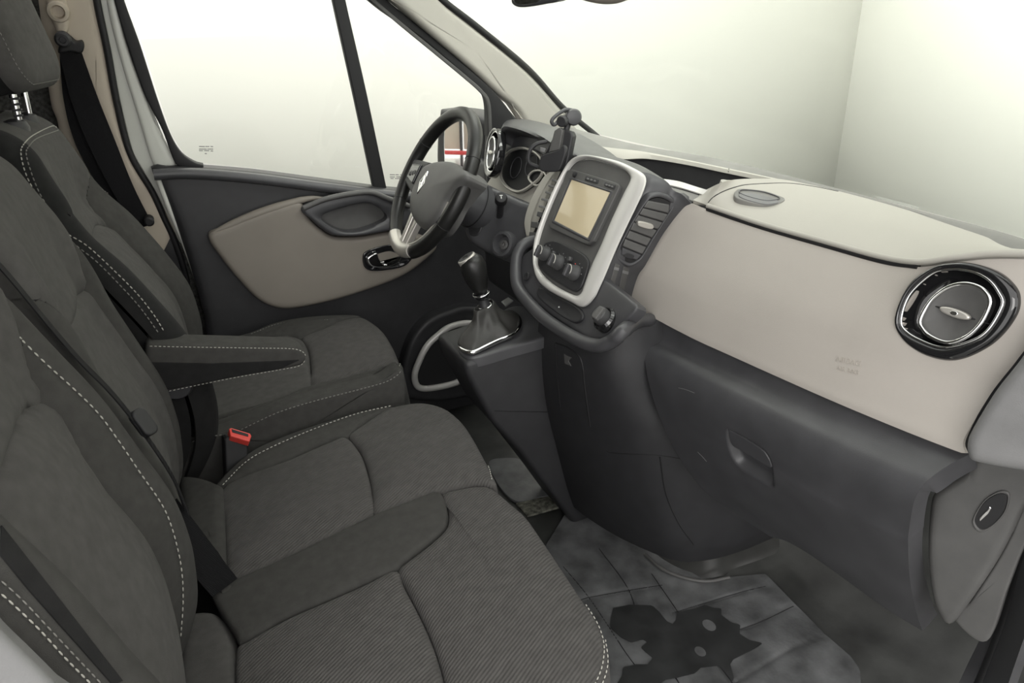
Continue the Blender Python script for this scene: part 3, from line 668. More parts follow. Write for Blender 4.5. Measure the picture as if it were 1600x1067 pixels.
# passenger shoulder belt at the near edge
# buckle with red release button between the driver seat and the bench
bk = thing('belt_buckle', 'black seat belt buckle with red release button beside the driver cushion', 'buckle', tuple(P(372, 720, Y=.12)))
BK = Fr(P(374, 682, Y=.125), (.25, -.55, .8), (1, .2, .6))
puff('buckle_body', Fr(P(370, 705, Y=.13), (.15, -1, .25), (0.2, 0, 1)), rrect(-.022, .022, -.06, .032, .008), 'rubber', bk, .026, .004)
puff('release_button', BK, BK.px([(358, 670), (361, 668), (391, 677), (393, 681), (390, 690), (360, 681)]), 'red_plastic', bk, .016, .002, lin=True, n=60)
puff('buckle_slot', BK.moved(.0012), BK.moved(.0012).px([(362, 670), (388, 678), (388, 682), (363, 675)]), 'rubber', bk, .002, .0005, lin=True, n=40)

# ------------------------------------------------------------------ surface lookup for seams and fittings
from mathutils.bvhtree import BVHTree
def caster(*objs):
    vs = []; fs = []
    for o in objs:
        k = len(vs); vs += [v.co.copy() for v in o.data.vertices]; fs += [tuple(i+k for i in p.vertices) for p in o.data.polygons]
    t = BVHTree.FromPolygons(vs, fs)
    def f(px, py):
        d = ray(px, py); loc, n, i, dist = t.ray_cast(Vector(CAM), Vector(d).normalized())
        if loc is None: return None, None
        n = np.array(n); return np.array(loc), (n if n@d < 0 else -n)
    return f
def seam(name, cast, pts, r, m, parent, n=60, lift=0.):
    q = []
    for p in cr(pts, n):
        l, nn = cast(*p)
        if l is not None: q.append(l+nn*lift)
    return tube(name, q, r, m, parent, n=len(q), lin=True, sec=6)
def PX(pts, X): return [P(*p, X=x) for p, x in zip(pts, X)]

def cstitch(cast, pts, m, parent, n=160, lift=.0012, **k):
    q = []; nn_ = []
    for p in cr(pts, n):
        l, nn = cast(*p)
        if l is None or (q and np.linalg.norm(l-q[-1]) > .05): continue
        q.append(l+nn*lift); nn_.append(nn)
    if len(q) < 3: print('no stitch', pts[0]); return None
    q = np.array(q); nn_ = np.array(nn_)
    return stitch('stitching', q, lambda a: nn_[np.argmin(((q-a)**2).sum(1))], m, parent, **k)
oc = caster(*outb.parts); dcst = caster(*drv.parts)
cstitch(oc, [(28, 527), (70, 569), (112, 607), (152, 647), (183, 689), (219, 742), (245, 779), (261, 809), (274, 851), (282, 893), (284, 936), (281, 992), (274, 1075)], 'thread', bench, dash=.0062, gap=.0035, r=.0010)
cstitch(oc, [(0, 908), (33, 938), (83, 991), (133, 1044), (160, 1072)], 'thread_dim', bench, dash=.0050, gap=.002, r=.0006)
cstitch(oc, [(0, 928), (15, 941), (60, 984), (100, 1028), (142, 1070)], 'thread', bench, dash=.0050, gap=.002, r=.0007)
cstitch(dcst, [(88, 201), (80, 198), (50, 213), (36, 227), (32, 240), (38, 267), (50, 293), (72, 327), (93, 358), (133, 383), (173, 419), (213, 459), (240, 493), (258, 522)], 'thread', ds, n=220, dash=.006, gap=.003, r=.001)
cstitch(dcst, [(90, 204), (57, 217), (44, 230), (40, 241), (47, 267), (60, 300), (80, 333), (110, 376), (150, 409), (187, 446), (217, 479), (248, 521)], 'thread_dim', ds, n=220, dash=.006, gap=.003, r=.001)
cstitch(dcst, [(158, 296), (187, 317), (230, 355), (260, 393), (285, 433), (298, 466), (301, 496), (300, 523)], 'thread_dim', ds, dash=.006, gap=.003, r=.0009)
cf = caster(*[o for o in bench.children if o.name.split('.')[0] in ('front_insert',)])
cstitch(cf, [(884, 898), (910, 940), (932, 975), (942, 1006), (941, 1036), (932, 1064), (915, 1100)], 'thread', bench, dash=.0055, gap=.003, r=.0009)
cstitch(cf, [(944, 1000), (948, 1028), (946, 1050), (938, 1074)], 'thread', bench, dash=.0055, gap=.003, r=.0009)
cstitch(cf, [(752, 708), (763, 732), (768, 750)], 'thread', bench, dash=.0055, gap=.003, r=.0009)
# valley shade painted as a black strip beside the near bolster and the pale seat side behind it
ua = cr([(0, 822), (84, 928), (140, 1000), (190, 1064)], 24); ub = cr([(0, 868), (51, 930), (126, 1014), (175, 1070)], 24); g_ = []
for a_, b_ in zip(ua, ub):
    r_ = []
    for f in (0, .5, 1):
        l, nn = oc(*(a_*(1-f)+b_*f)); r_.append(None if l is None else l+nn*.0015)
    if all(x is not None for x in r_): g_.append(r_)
G = np.array(g_); surf('valley_shade', G, 'fabric_black', bench, .002, flip=gridn(G)[..., 0].mean() < 0)
SP = Fr(P(30, 1050, Y=-.735), (.2, -1, .45))
puff('side_cover', SP, SP.px([(-60, 920), (0, 985), (42, 1026), (84, 1068), (120, 1110), (40, 1200), (-80, 1150)]), 'mid_grey_plastic', bench, .02, .006, n=90)

# ------------------------------------------------------------------ dashboard
da = thing('dashboard', 'beige and black dashboard running across the cab under the windscreen', 'dashboard', (.15, 0, .3))
# airbag panel in front of the passenger
pb_px = [(989, 476), (1013, 492), (1079, 527), (1140, 555), (1281, 618), (1400, 668), (1495, 705), (1509, 708)]
pb = PX(pb_px, (-.065, -.064, -.058, -.05, -.035, -.02, -.010, -.008))
pt_px = [(1080, 318), (1105, 327), (1190, 356), (1295, 386), (1379, 409), (1434, 417), (1485, 411), (1540, 405), (1600, 405), (1655, 412)]
pt = PX(pt_px, (.02, .03, .045, .05, .05, .045, .05, .06, .07, .08))
pl = PX([(989, 476), (987, 463), (997, 431), (1009, 413), (1036, 366), (1066, 327), (1080, 318)], (-.065, -.062, -.05, -.04, -.01, .012, .02))
prr = PX([(1509, 708), (1505, 692), (1515, 670), (1551, 611), (1591, 560), (1640, 490), (1655, 412)], (-.008, -.005, .005, .03, .045, .065, .08))
PADB = np.array(pb)
G = coons(pb, pt, pl, prr, 110, 60)
u = np.linspace(0, 1, 110)[:, None]; v = np.linspace(0, 1, 60)[None]
N = gridn(G); sgn = -1 if (N[..., 0].mean() > 0) else 1
G = G+N*sgn*(.016*np.sin(math.pi*v)*np.sin(math.pi*u)**.5)[..., None]
VC = P(1492, 489, X=.032)
_d = np.linalg.norm(np.cross(G-CAM, unit(ray(1492, 489))), axis=2); _k = np.unravel_index(_d.argmin(), _d.shape)
VC = G[_k]; VN = unit((N*sgn)[_k]); VF = Fr(VC, VN)
vo = [(1399, 497), (1421, 445), (1457, 418), (1492, 410), (1528, 413), (1564, 427), (1587, 449), (1593, 468), (1589, 490), (1571, 518), (1546, 541), (1510, 559), (1478, 563), (1439, 552), (1410, 529)]
vi = [(1408, 500), (1421, 461), (1457, 427), (1485, 420), (1519, 423), (1546, 436), (1562, 456), (1568, 476), (1546, 515), (1519, 533), (1475, 543), (1439, 532), (1416, 518)]
vd = [(1440, 499), (1457, 469), (1483, 449), (1510, 443), (1535, 450), (1548, 466), (1546, 483), (1532, 508), (1510, 527), (1483, 535), (1457, 526), (1444, 513)]
UVo, UVi, UVd = VF.px(vo), VF.px(vi), VF.px(vd)
Gc = (G[:-1, :-1]+G[1:, 1:])/2; rel = Gc-VC; guv = np.stack([rel@VF.U, rel@VF.V], -1)
def inside(pts, poly):
    r = np.zeros(len(pts), bool); x, y = pts[:, 0], pts[:, 1]; j = len(poly)-1
    for i in range(len(poly)):
        a, b = poly[i], poly[j]; c = (a[1] > y) != (b[1] > y)
        with np.errstate(all='ignore'): c &= x < (b[0]-a[0])*(y-a[1])/(b[1]-a[1])+a[0]
        r ^= c; j = i
    return r
msk = ~inside(guv.reshape(-1, 2), UVo*.9).reshape(guv.shape[:2])
pad = surf('airbag_panel', G, 'beige_pad', da, .008, flip=(sgn < 0), mask=msk)
padc = caster(pad)
l, nn = padc(1325, 571)
TF = Fr(l, nn, (0, .3, 1)); text('airbag_lettering', 'AIRBAG', TF, (0, .006), .011, 'embossed', pad, .0003, .0004, rot=R_(-8)); text('airbag_lettering', 'AIR BAG', TF, (0, -.007), .009, 'embossed', pad, .0003, .0004, rot=R_(-8))
# round vents, one at each end of the dashboard
def round_vent(name, fr, sx):
    m = np.array([sx, 1.])
    rt = bpy.data.objects.new(name, None); COL.objects.link(rt); rt.empty_display_size = .05; rt.location = fr.O; rt.matrix_world = Matrix.Translation(fr.O)
    rt.parent = da; rt.matrix_parent_inverse = da.matrix_world.inverted()
    o1, i1, d1 = UVo*m, UVi*m, UVd*m
    ring('vent_bezel', fr, o1, i1, 'gloss_black', rt, .016, .006, .007, n=120)
    tube('chrome_rim', list(fr.w(i1*.99, .002)), .0022, 'chrome', rt, closed=True, n=100)
    W = []; n = 100; a = cr(i1, n, True); b = cr(d1*1.04, n, True)
    k = np.argmin(((b-b.mean(0)-(a[0]-a.mean(0))*.8)**2).sum(1)); b = np.roll(b, -k, 0)
    G2 = np.stack([fr.w(a, .003), fr.w(a*.9+b*.1, -.012), fr.w(a*.4+b*.6, -.018), fr.w(b, -.02), fr.w(b*.2+b.mean(0)*.8, -.022)], 1); G2 = np.concatenate([G2, G2[:1]], 0)
    surf('vent_bowl', G2, 'gloss_black', rt, .002, flip=sx > 0, sharp=60)
    tube('drum_rim', list(fr.w(d1, .004)), .0030, 'chrome', rt, closed=True, n=100)
    dr = puff('vent_drum', fr, d1*.97, 'grey_plastic', rt, .022, .004, dome=-.009, h0=.005, n=100)
    c = d1.mean(0); ax = unit(fr.px([(1536, 505)])[0]*1-fr.px([(1456, 478)])[0]*1) if sx > 0 else np.array([-1, -.06])
    pr_ = np.array([-ax[1], ax[0]])
    def bar(nm, L, Wd, h, mt, off=0):
        th = np.linspace(0, 2*math.pi, 32, endpoint=False); q = c+pr_*off+np.outer(np.cos(th)*L, ax)+np.outer(np.sign(np.sin(th))*np.abs(np.sin(th))**.8*Wd, pr_)
        return puff(nm, fr, q, mt, dr, .004, min(.0025, Wd*.8), h0=h, raw=True)
    bar('vent_slot', .0405, .0013, .0015, 'rubber'); bar('vent_tab', .019, .0055, .008, 'satin_silver')
    puff('tab_jewel', fr.moved(.0085), circ(c, .005, 20, .003), 'chrome', dr, .002, .001, raw=True)
    return rt
round_vent('round_vent', VF, 1)
VFm = Fr(P(770, 239, X=-.055), (VN[0], -VN[1], VN[2]))
round_vent('round_vent', VFm, -1)
# padded top with storage lid
tb = [p+np.array((.004, 0, .006)) for p in pt[:-1]]+[np.array((.085, -.80, .905))]
tt = [P(1104, 296, X=.055), P(1128, 285, Z=.914), P(1153, 280, Z=.911), P(1190, 279, Z=.907), P(1228, 281, Z=.901), P(1312, 299, Z=.893), P(1421, 329, Z=.888), P(1527, 364, Z=.885), P(1600, 392, Z=.885), arr(.26, -.80, .885)]
tl = [tb[0], P(1092, 305, X=.04), tt[0]]
G = coons(tb, tt, tl, [tb[-1], arr(.17, -.81, .902), tt[-1]], 110, 40)
G[..., 2] += .004*np.sin(math.pi*np.linspace(0, 1, 40)**.6)[None]*np.sin(math.pi*np.linspace(0, 1, 110))[:, None]
top = surf('dash_top', G, 'beige_top', da, .010, flip=gridn(G)[..., 2].mean() < 0)
topc = caster(top)
seam('lid_seam', topc, [(1104, 321), (1112, 310), (1128, 300), (1150, 292), (1172, 288), (1228, 286), (1270, 291), (1310, 299)], .0011, 'rubber', top, lift=-.0004)
# edge lip of the lid over the airbag panel
tube('lid_lip', [p+np.array((-.004, 0, .001)) for p in tb[1:-1]], .0045, 'beige_top', top, n=120)
tube('lid_gap', [p+np.array((-.003, 0, -.005)) for p in tb[1:-4]], .0048, 'rubber', top, n=120)
l, nn = topc(1187, 312); HF = Fr(l, nn, (1, 0, 0))
hnd = puff('lid_handle', HF, HF.px([(1146, 308), (1149, 302), (1157, 299), (1191, 302), (1214, 309), (1225, 314), (1222, 319), (1212, 322), (1194, 324), (1170, 320), (1151, 314)]), 'strip_grey', top, .008, .002, h0=.006, dome=-.001)
puff('handle_slot', HF.moved(.0065), HF.moved(.0065).px([(1155, 307), (1160, 302), (1190, 305), (1216, 314), (1210, 318), (1195, 319), (1172, 314)]), 'mid_grey_plastic', hnd, .002, .0008, h0=.001)
tube('handle_rim', [HF.w(HF.px([p]), .0072)[0] for p in ((1155, 307), (1160, 302), (1190, 305), (1216, 314), (1210, 318), (1195, 319), (1172, 314))], .0011, 'dark_plastic', hnd, closed=True, n=50)
# grey cowl strip at the foot of the windscreen
cu_ = [P(*p, Z=.888) for p in ((880, 196), (935, 211), (1000, 227), (1126, 249), (1295, 291), (1443, 331), (1527, 352), (1600, 373), (1660, 392))]
cl_ = [P(*p, Z=.878) for p in ((880, 214), (945, 234), (1000, 244), (1126, 268), (1228, 292), (1295, 308), (1421, 342), (1527, 378), (1600, 406), (1660, 430))]
G = np.stack([cr(cl_, 80), (cr(cl_, 80)+cr(cu_, 80))/2+arr(0, 0, .006), cr(cu_, 80)], 1)
surf('cowl_strip', G, 'strip_grey', da, .006, flip=gridn(G)[..., 2].mean() < 0)
G = np.array([[(wbx(y)*f+.10*(1-f), y, .868-.012*(1-f)) for f in (0, .5, 1)] for y in np.r_[np.linspace(-.14, -.83, 14)]])
surf('cowl_base', G, 'strip_grey', da, .006, flip=gridn(G)[..., 2].mean() < 0)
# beige ridge behind the open tray, tray walls and floor
ru = [P(*p, Z=.890) for p in ((900, 222), (948, 230), (1000, 236), (1060, 247), (1138, 263), (1228, 282))]
rl = [P(*p, X=x-.015) for p, x in zip(((915, 236), (965, 248), (1010, 248), (1070, 257), (1137, 271), (1210, 286)), [p[0] for p in ru])]
G = np.stack([cr(rl, 60)+arr(.01, 0, -.004), cr(rl, 60), (cr(rl, 60)+cr(ru, 60))/2+arr(-.004, 0, .004), cr(ru, 60)], 1)
surf('tray_ridge', G, 'beige_top', da, .006, flip=gridn(G)[..., 2].mean() < 0)
rd = seam('ridge_joint', caster(bpy.data.objects['tray_ridge']), [(1139, 262), (1138, 272)], .0012, 'rubber', bpy.data.objects['tray_ridge'], n=6)
r3 = cr(rl, 30)
G = np.stack([r3+arr(.006, 0, 0), r3+arr(.0, 0, -.05), r3+arr(-.02, 0, -.10)], 1); surf('tray_wall', G, 'black_plastic', da, .004, flip=True)
G = np.array([[(x, y, .80) for x in (.04, .15, .34)] for y in np.linspace(.30, -.13, 5)]); surf('tray_floor', G, 'black_plastic', da, .006, flip=gridn(G)[..., 2].mean() < 0)
box('tray_divider', P(1078, 285, Z=.83)+arr(0, 0, -.008), (.10, .05, .045), 'dark_plastic', da, .008)

# ------------------------------------------------------------------ centre stack
A_ = R_(28.7); ST = Fr((-.106, .046, .842), (-math.cos(A_), 0, math.sin(A_)))
so = [(892, 250), (910, 242), (938, 245), (967, 252), (989, 262), (1003, 271), (1006, 282), (1001, 299), (989, 325), (973, 358), (957, 393), (942, 429), (933, 449), (926, 463), (914, 476), (904, 478), (892, 472), (859, 455), (840, 438), (834, 418), (833, 400), (835, 378), (842, 354), (853, 325), (865, 297), (879, 269)]
si = [(895, 254), (908, 248), (922, 247), (948, 254), (973, 264), (983, 274), (983, 283), (971, 307), (953, 346), (938, 382), (922, 417), (913, 442), (909, 455), (902, 461), (892, 459), (865, 445), (846, 428), (838, 413), (837, 400), (839, 380), (846, 355), (857, 326), (869, 298), (883, 270)]
fr_ = ring('stack_frame', ST, ST.px(so), ST.px(si), 'silver', da, .004, .006, .004, n=160)
puff('stack_core', ST, ST.px(si)*1.01, 'grey_plastic', da, .10, .004, h0=-.006, n=140)
# right-hand vent panel between the silver frame and the airbag panel
S1 = ST.moved(-.012)
lf = [S1.w(S1.px([p]))[0] for p in ((925, 470), (945, 430), (975, 358), (991, 324), (1003, 296), (1006, 278), (1000, 268))]
rg = pl
btm = [lf[0], P(950, 478, X=-.13), P(970, 480, X=-.095), rg[0]]
tpp = [lf[-1], P(1018, 272, X=-.035), P(1042, 284, X=-.015), P(1052, 297, X=-.005), P(1066, 304, X=.005), rg[-1]]
G = coons(btm, tpp, lf, rg, 40, 60)
vp = surf('vent_panel', G, 'dark_plastic', da, .012, flip=gridn(G)[..., 0].mean() > 0)
vc_ = caster(vp)
q0, n0 = vc_(1005, 350); RV = Fr(q0, n0)
RV = RV.moved(.006); RVc = RV.moved(.003)
vo2 = [(1016, 312), (1031, 309), (1047, 316), (1050, 324), (1035, 348), (1018, 375), (1003, 400), (995, 407), (986, 411), (976, 407), (968, 400), (968, 391), (974, 378), (989, 350), (1006, 323)]
c_ = np.mean(vo2, 0); vo3 = [tuple(c_+(np.array(p)-c_)*1.14) for p in vo2]
ring('vent_surround', RVc, RVc.px(vo3), RVc.px(vo2), 'dark_plastic', vp, .016, .004, .001, n=90)
puff('vent_back', RV, RV.px(vo2), 'rubber', vp, .012, .001, h0=.001)
sl = [((1013, 312), (1046, 318)), ((1006, 324), (1044, 333)), ((999, 335), (1036, 346)), ((991, 346), (1027, 358)), ((985, 359), (1018, 371)), ((978, 372), (1010, 384)), ((973, 385), (1003, 397)), ((971, 398), (994, 406))]
for k in range(7):
    a0, a1 = np.array(sl[k][0], float), np.array(sl[k][1], float); b0, b1 = np.array(sl[k+1][0], float), np.array(sl[k+1][1], float); g = .12
    q = [a0+(b0-a0)*g, a1+(b1-a1)*g, b1-(b1-a1)*.02, b0-(b0-a0)*.02]
    s_ = puff('vent_slat', RVc, RVc.px(q), 'grey_plastic' if k < 6 else 'dark_plastic', vp, .003, .0018, lin=True, n=48, h0=.0015, hf=(lambda u_, v_, c=RVc.px([(a0+b0+a1+b1)/4])[0]: (v_-c[1])*-.06))
puff('vent_tab', RVc.moved(.006), RVc.moved(.006).px([(997, 350), (1000, 346), (1018, 350), (1022, 354), (1020, 358), (1012, 358), (999, 354)]), 'satin_silver', vp, .006, .002)
puff('vent_wheel', RVc.moved(.002), RVc.moved(.002).px([(979, 395), (991, 399), (988, 405), (976, 401)]), 'black_plastic', vp, .003, .001)
for q in ([(962, 412), (969, 414), (960, 447), (953, 445)], [(975, 417), (984, 419), (975, 456), (967, 452)]):
    l, nn = vc_(*np.mean(q, 0)); f = Fr(l, nn); b_ = puff('rocker_switch', f.moved(.002), f.moved(.002).px(q), 'grey_plastic', vp, .006, .0015, lin=True, n=48)
    e = np.array(q, float); puff('switch_mark', f.moved(.0024), f.moved(.0024).px([e[0]*.85+e[3]*.15, e[1]*.85+e[2]*.15, e[1]*.72+e[2]*.28, e[0]*.72+e[3]*.28]), 'mid_grey_plastic', b_, .001, .0003, lin=True, n=24)
# rounded shoulder from the frame back towards the tray, with its bright edge strip
sh0 = [S1.w(S1.px([p]))[0] for p in ((905, 250), (938, 248), (967, 255), (989, 264), (1003, 274))]
sh1 = PX([(940, 238), (968, 247), (1000, 258), (1033, 277), (1046, 288)], (.03, .03, .03, .02, .0))
G = np.stack([cr(sh0, 40), (cr(sh0, 40)+cr(sh1, 40))/2+arr(0, 0, .006), cr(sh1, 40)], 1)
surf('stack_shoulder', G, 'dark_plastic', da, .01, flip=gridn(G)[..., 2].mean() < 0)
s2 = PX([(1033, 279), (1060, 283), (1086, 291), (1106, 297)], (.035, .04, .045, .05)); s3 = PX([(1043, 288), (1060, 292), (1084, 299), (1098, 304)], (.025, .03, .035, .042))
G = np.stack([cr(s3, 20), cr(s2, 20)], 1); surf('tray_edge_strip', G, 'silver', da, .003, flip=gridn(G)[..., 2].mean() < 0)
s4 = PX([(1048, 298), (1062, 304), (1078, 312), (1084, 314)], (.0, .01, .02, .025))
G = np.stack([cr(s4, 20), cr(s3, 20)+arr(0, 0, -.004)], 1); surf('tray_edge_face', G, 'strip_grey', da, .003, flip=gridn(G)[..., 2].mean() < 0)
# left-hand vent, seen edge-on, with the pale strip beside it
L1 = ST.moved(-.022)
bs = [(882, 256), (867, 269), (851, 274), (836, 297), (824, 323), (818, 348), (821, 366), (828, 368), (829, 346), (834, 322), (846, 298), (860, 276), (876, 264)]
def band(name, fr, a, b, m, par, h=0., t=.02, R=.004):
    A2, B2 = cr(fr.px(a), 50), cr(fr.px(b), 50); return slab(name, fr, np.vstack([A2, B2[::-1]]), m, par, t, h, R)
band('pale_strip', L1, [(872, 262), (851, 273), (836, 297), (824, 323), (818, 348), (821, 370)], [(882, 260), (866, 272), (850, 298), (838, 323), (831, 348), (832, 372)], 'beige_top', da, 0, .05, .005)
band('vent_column', L1, [(878, 262), (864, 274), (849, 299), (837, 324), (829, 348), (826, 380), (832, 400)], [(892, 256), (880, 276), (868, 300), (856, 327), (846, 356), (842, 380), (840, 402)], 'black_plastic', da, -.004, .05, .003)
L2 = L1.moved(.001)
for k, (x, y) in enumerate([(869, 281), (864, 290), (859, 300), (853, 311), (849, 322)]):
    puff('vent_slat', L2, L2.px([(x-7, y-2), (x+6, y+1), (x+5, y+5), (x-8, y+1)]), 'mid_grey_plastic', da, .006, .001, lin=True, n=32)
puff('vent_wheel', L2, L2.px([(840, 330), (849, 332), (846, 340), (838, 337)]), 'dark_plastic', da, .004, .001, lin=True, n=32)
for (x, y) in ((835, 350), (832, 366)):
    puff('rocker_switch', L2, L2.px([(x-5, y-4), (x+6, y-3), (x+4, y+6), (x-6, y+5)]), 'grey_plastic', da, .004, .001, lin=True, n=32)

# shelf and thick lip beneath the frame
SH = ST.moved(-.008)
shelf = puff('stack_shelf', SH, SH.px([(816, 400), (812, 425), (814, 445), (822, 458), (859, 491), (898, 517), (918, 529), (938, 530), (954, 523), (971, 506), (994, 482), (985, 468), (950, 440), (900, 400), (845, 385)]), 'dark_plastic', da, .02, .005, n=120)
LP = ST.moved(.004)
lip = tube('shelf_lip', [LP.w(LP.px([(822, 362)]), -.05)[0], LP.w(LP.px([(814, 378)]), -.012)[0]]+[LP.w(LP.px([p]), 0)[0] for p in ((808, 400), (806, 430), (811, 453), (833, 480), (857, 502), (894, 526), (918, 537), (938, 540), (958, 532), (974, 517))]+[P(995, 503, X=-.115), P(1015, 500, X=-.07), P(1030, 505, X=-.02)], .0135, 'dark_plastic', da, n=110)
T1 = SH.moved(.006)
ut = puff('socket_tray', T1, T1.px([(842, 448), (850, 452), (880, 467), (905, 482), (910, 496), (898, 504), (880, 496), (850, 474), (838, 460)]), 'black_plastic', da, .003, .003, dome=-.003)
puff('socket_mark', T1.moved(.002), circ(T1.px([(874, 480)])[0], .0016, 16), 'label_white', ut, .001, .0003, raw=True)
lathe('switch_blank', SH.w(SH.px([(825, 433)]), .002)[0], SH.N, [(.010, 0), (.010, .003), (.008, .0045), (.004, .003)], 'black_plastic', da, 24)
cg = thing('lighter_socket', 'black round lighter plug in the shelf below the silver frame', 'plug', tuple(SH.w(SH.px([(945, 500)]))[0]))
cax = unit(SH.N+arr(-.1, 0, .5)); q = SH.w(SH.px([(948, 500)]), .004)[0]
lathe('socket_collar', q, cax, [(.024, -.01), (.024, .004), (.020, .009), (.017, .006), (.017, .002)], 'gloss_black', cg, 40)
lathe('plug_body', q, cax, [(.016, 0), (.0165, .016), (.0155, .021), (.013, .023)], 'knob_grey', cg, 40)
f = Fr(q+cax*.023, cax); puff('plug_grip', f, rrect(-.003, .012, -.013, .013, .003), 'grey_plastic', cg, .006, .002, h0=.006)

# radio unit
ra = thing('radio_unit', 'dark grey radio with tan touch screen inside the silver frame', 'radio', tuple(ST.O))
RF = ST.moved(.002)
rb = puff('radio_face', RF, RF.px([(886, 266), (893, 264), (962, 285), (968, 289), (966, 295), (927, 376), (918, 382), (910, 380), (859, 356), (856, 350), (858, 344), (883, 272)]), 'grey_plastic', ra, .01, .0025, lin=True, n=120)
RS = RF.moved(.002)
bzl = ring('screen_bezel', RS, RS.px([(890, 276), (957, 298), (920, 377), (861, 347)]), RS.px([(892.5, 280.5), (952.5, 300.5), (918, 371.5), (865.5, 344)]), 'dark_plastic', ra, .004, .0015, lin=True, n=120)
puff('touch_screen', RF.moved(.0006), RF.moved(.0006).px([(892, 280), (953, 300), (918, 372), (865, 344)]), 'screen', ra, .002, .0004, lin=True, n=80)
lathe('radio_knob', RF.w(RF.px([(899, 273)]))[0], ST.N, [(.006, 0), (.006, .004), (.0045, .005)], 'black_plastic', ra, 20)
for q in ([(915, 274), (935, 280), (933, 287), (913, 281)], [(945, 284), (961, 289), (959, 296), (943, 290)]):
    b_ = puff('radio_button', RF.moved(.002), RF.moved(.002).px(q), 'black_plastic', ra, .003, .001, lin=True, n=40)
    e = np.array(q, float); c = e.mean(0)
    for s_ in (-.45, 0, .45):
        d = (e[1]-e[0])*s_*.6; puff('button_symbol', RF.moved(.0026), RF.moved(.0026).px([c+d+np.array((-1.6, -1.5)), c+d+np.array((1.6, -.8)), c+d+np.array((1.2, 1.5)), c+d+np.array((-1.8, 1))]), 'mid_grey_plastic', b_, .0006, .0002, lin=True, n=16)
# heating controls
hc = thing('heater_panel', 'black heater control panel with three rotary knobs under the radio', 'controls', tuple(ST.w(ST.px([(875, 415)]))[0]))
HP = ST.moved(-.001)
puff('heater_face', HP, HP.px([(841, 405), (848, 384), (856, 377), (872, 377), (905, 393), (917, 404), (918, 416), (909, 444), (902, 453), (893, 454), (868, 440), (848, 425), (840, 414)]), 'black_plastic', hc, .008, .003, n=110)
for k, (x, y) in enumerate(((853, 397), (874, 411), (899, 427))):
    q = HP.w(HP.px([(x, y)]))[0]
    kn = lathe('heater_knob', q, ST.N, [(.0165, 0), (.0165, .005), (.0145, .008), (.0135, .020), (.0115, .022)], 'knob_grey', hc, 36)
    f = Fr(q+ST.N*.022, ST.N); puff('knob_grip', f, rrect(-.004, .004, -.0125, .0125, .002), 'dark_plastic', kn, .004, .002, h0=.005)
    tube('knob_ring', [f.w([.0125*math.cos(t), .0125*math.sin(t)], -.001)[0] for t in np.linspace(-.3, 2.6, 14)], .0009, 'satin_silver', kn, n=24)
    for t in np.linspace(.2, 2.9, 5):
        p_ = HP.uv(q)+.021*np.array((math.cos(t), math.sin(t))); box('dial_mark', HP.w(p_, .0006)[0], (.0022, .0022, .0008), 'mid_grey_plastic' if k < 2 or t < 2 else 'red_plastic', hc, 0, frmat(HP))
for (x, y) in ((866, 397), (892, 406)):
    q = HP.w(HP.px([(x, y)]))[0]; lathe('heater_button', q, ST.N, [(.0055, 0), (.0055, .005), (.004, .007)], 'knob_grey', hc, 20)
# ------------------------------------------------------------------ glove box
gb = thing('glove_box', 'black glove box with recessed handle below the beige airbag panel', 'glove box', (.0, -.5, .3))
gt = [p+arr(.016, 0, -.004) for p in cr(PADB[1:], 12)]
gbm = [P(*p, X=x) for p, x in zip(((1203, 838), (1234, 848), (1284, 879), (1380, 948), (1442, 986)), (.05, .05, .05, .05, .05))]
gl_ = [gt[0]]+PX([(1010, 520), (1007, 545), (1012, 590), (1030, 650), (1062, 716), (1110, 775)], (-.055, -.085, -.098, -.085, -.06, -.02))+[gbm[0]]
gr_ = [gt[-1]]+PX([(1480, 728), (1446, 754), (1429, 782), (1420, 830), (1419, 856), (1422, 908), (1433, 961)], (-.02, -.05, -.06, -.056, -.05, -.012, .03))+[gbm[-1]]
G = coons(gt, gbm, gl_, gr_, 170, 150)
_N = gridn(G); _N = _N*(-1 if _N[..., 0].mean() > 0 else 1)
_d = np.linalg.norm(np.cross(G-CAM, unit(ray(1172, 716))), axis=2); _k = np.unravel_index(_d.argmin(), _d.shape)
GF = Fr(G[_k], _N[_k]); HOUT = cr(GF.px([(1135, 672), (1141, 671), (1180, 693), (1198, 708), (1207, 730), (1208, 752), (1204, 764), (1180, 751), (1149, 728), (1138, 700)]), 90, True)
_uv = np.stack([(G-GF.O)@GF.U, (G-GF.O)@GF.V], -1).reshape(-1, 2); _in = inside(_uv, HOUT); _dd = polydist(_uv, HOUT, True)*_in
G = G-_N*(.016*smooth01(_dd/.012)).reshape(G.shape[:2])[..., None]
gd = surf('glove_door', G, 'dark_plastic', gb, .036, flip=gridn(G)[..., 0].mean() > 0)
gc = caster(gd)
puff('handle_flap', GF.moved(.000), GF.px([(1138, 674), (1142, 673), (1180, 695), (1197, 710), (1205, 731), (1180, 718), (1160, 706), (1143, 695)]), 'dark_plastic', gd, .006, .002, n=90)
for a in ([(1060, 606), (1072, 609), (1085, 614)], [(1090, 706), (1098, 714), (1104, 721)]):
    seam('scratch', gc, a, .0006, 'scratch', gd, n=10)
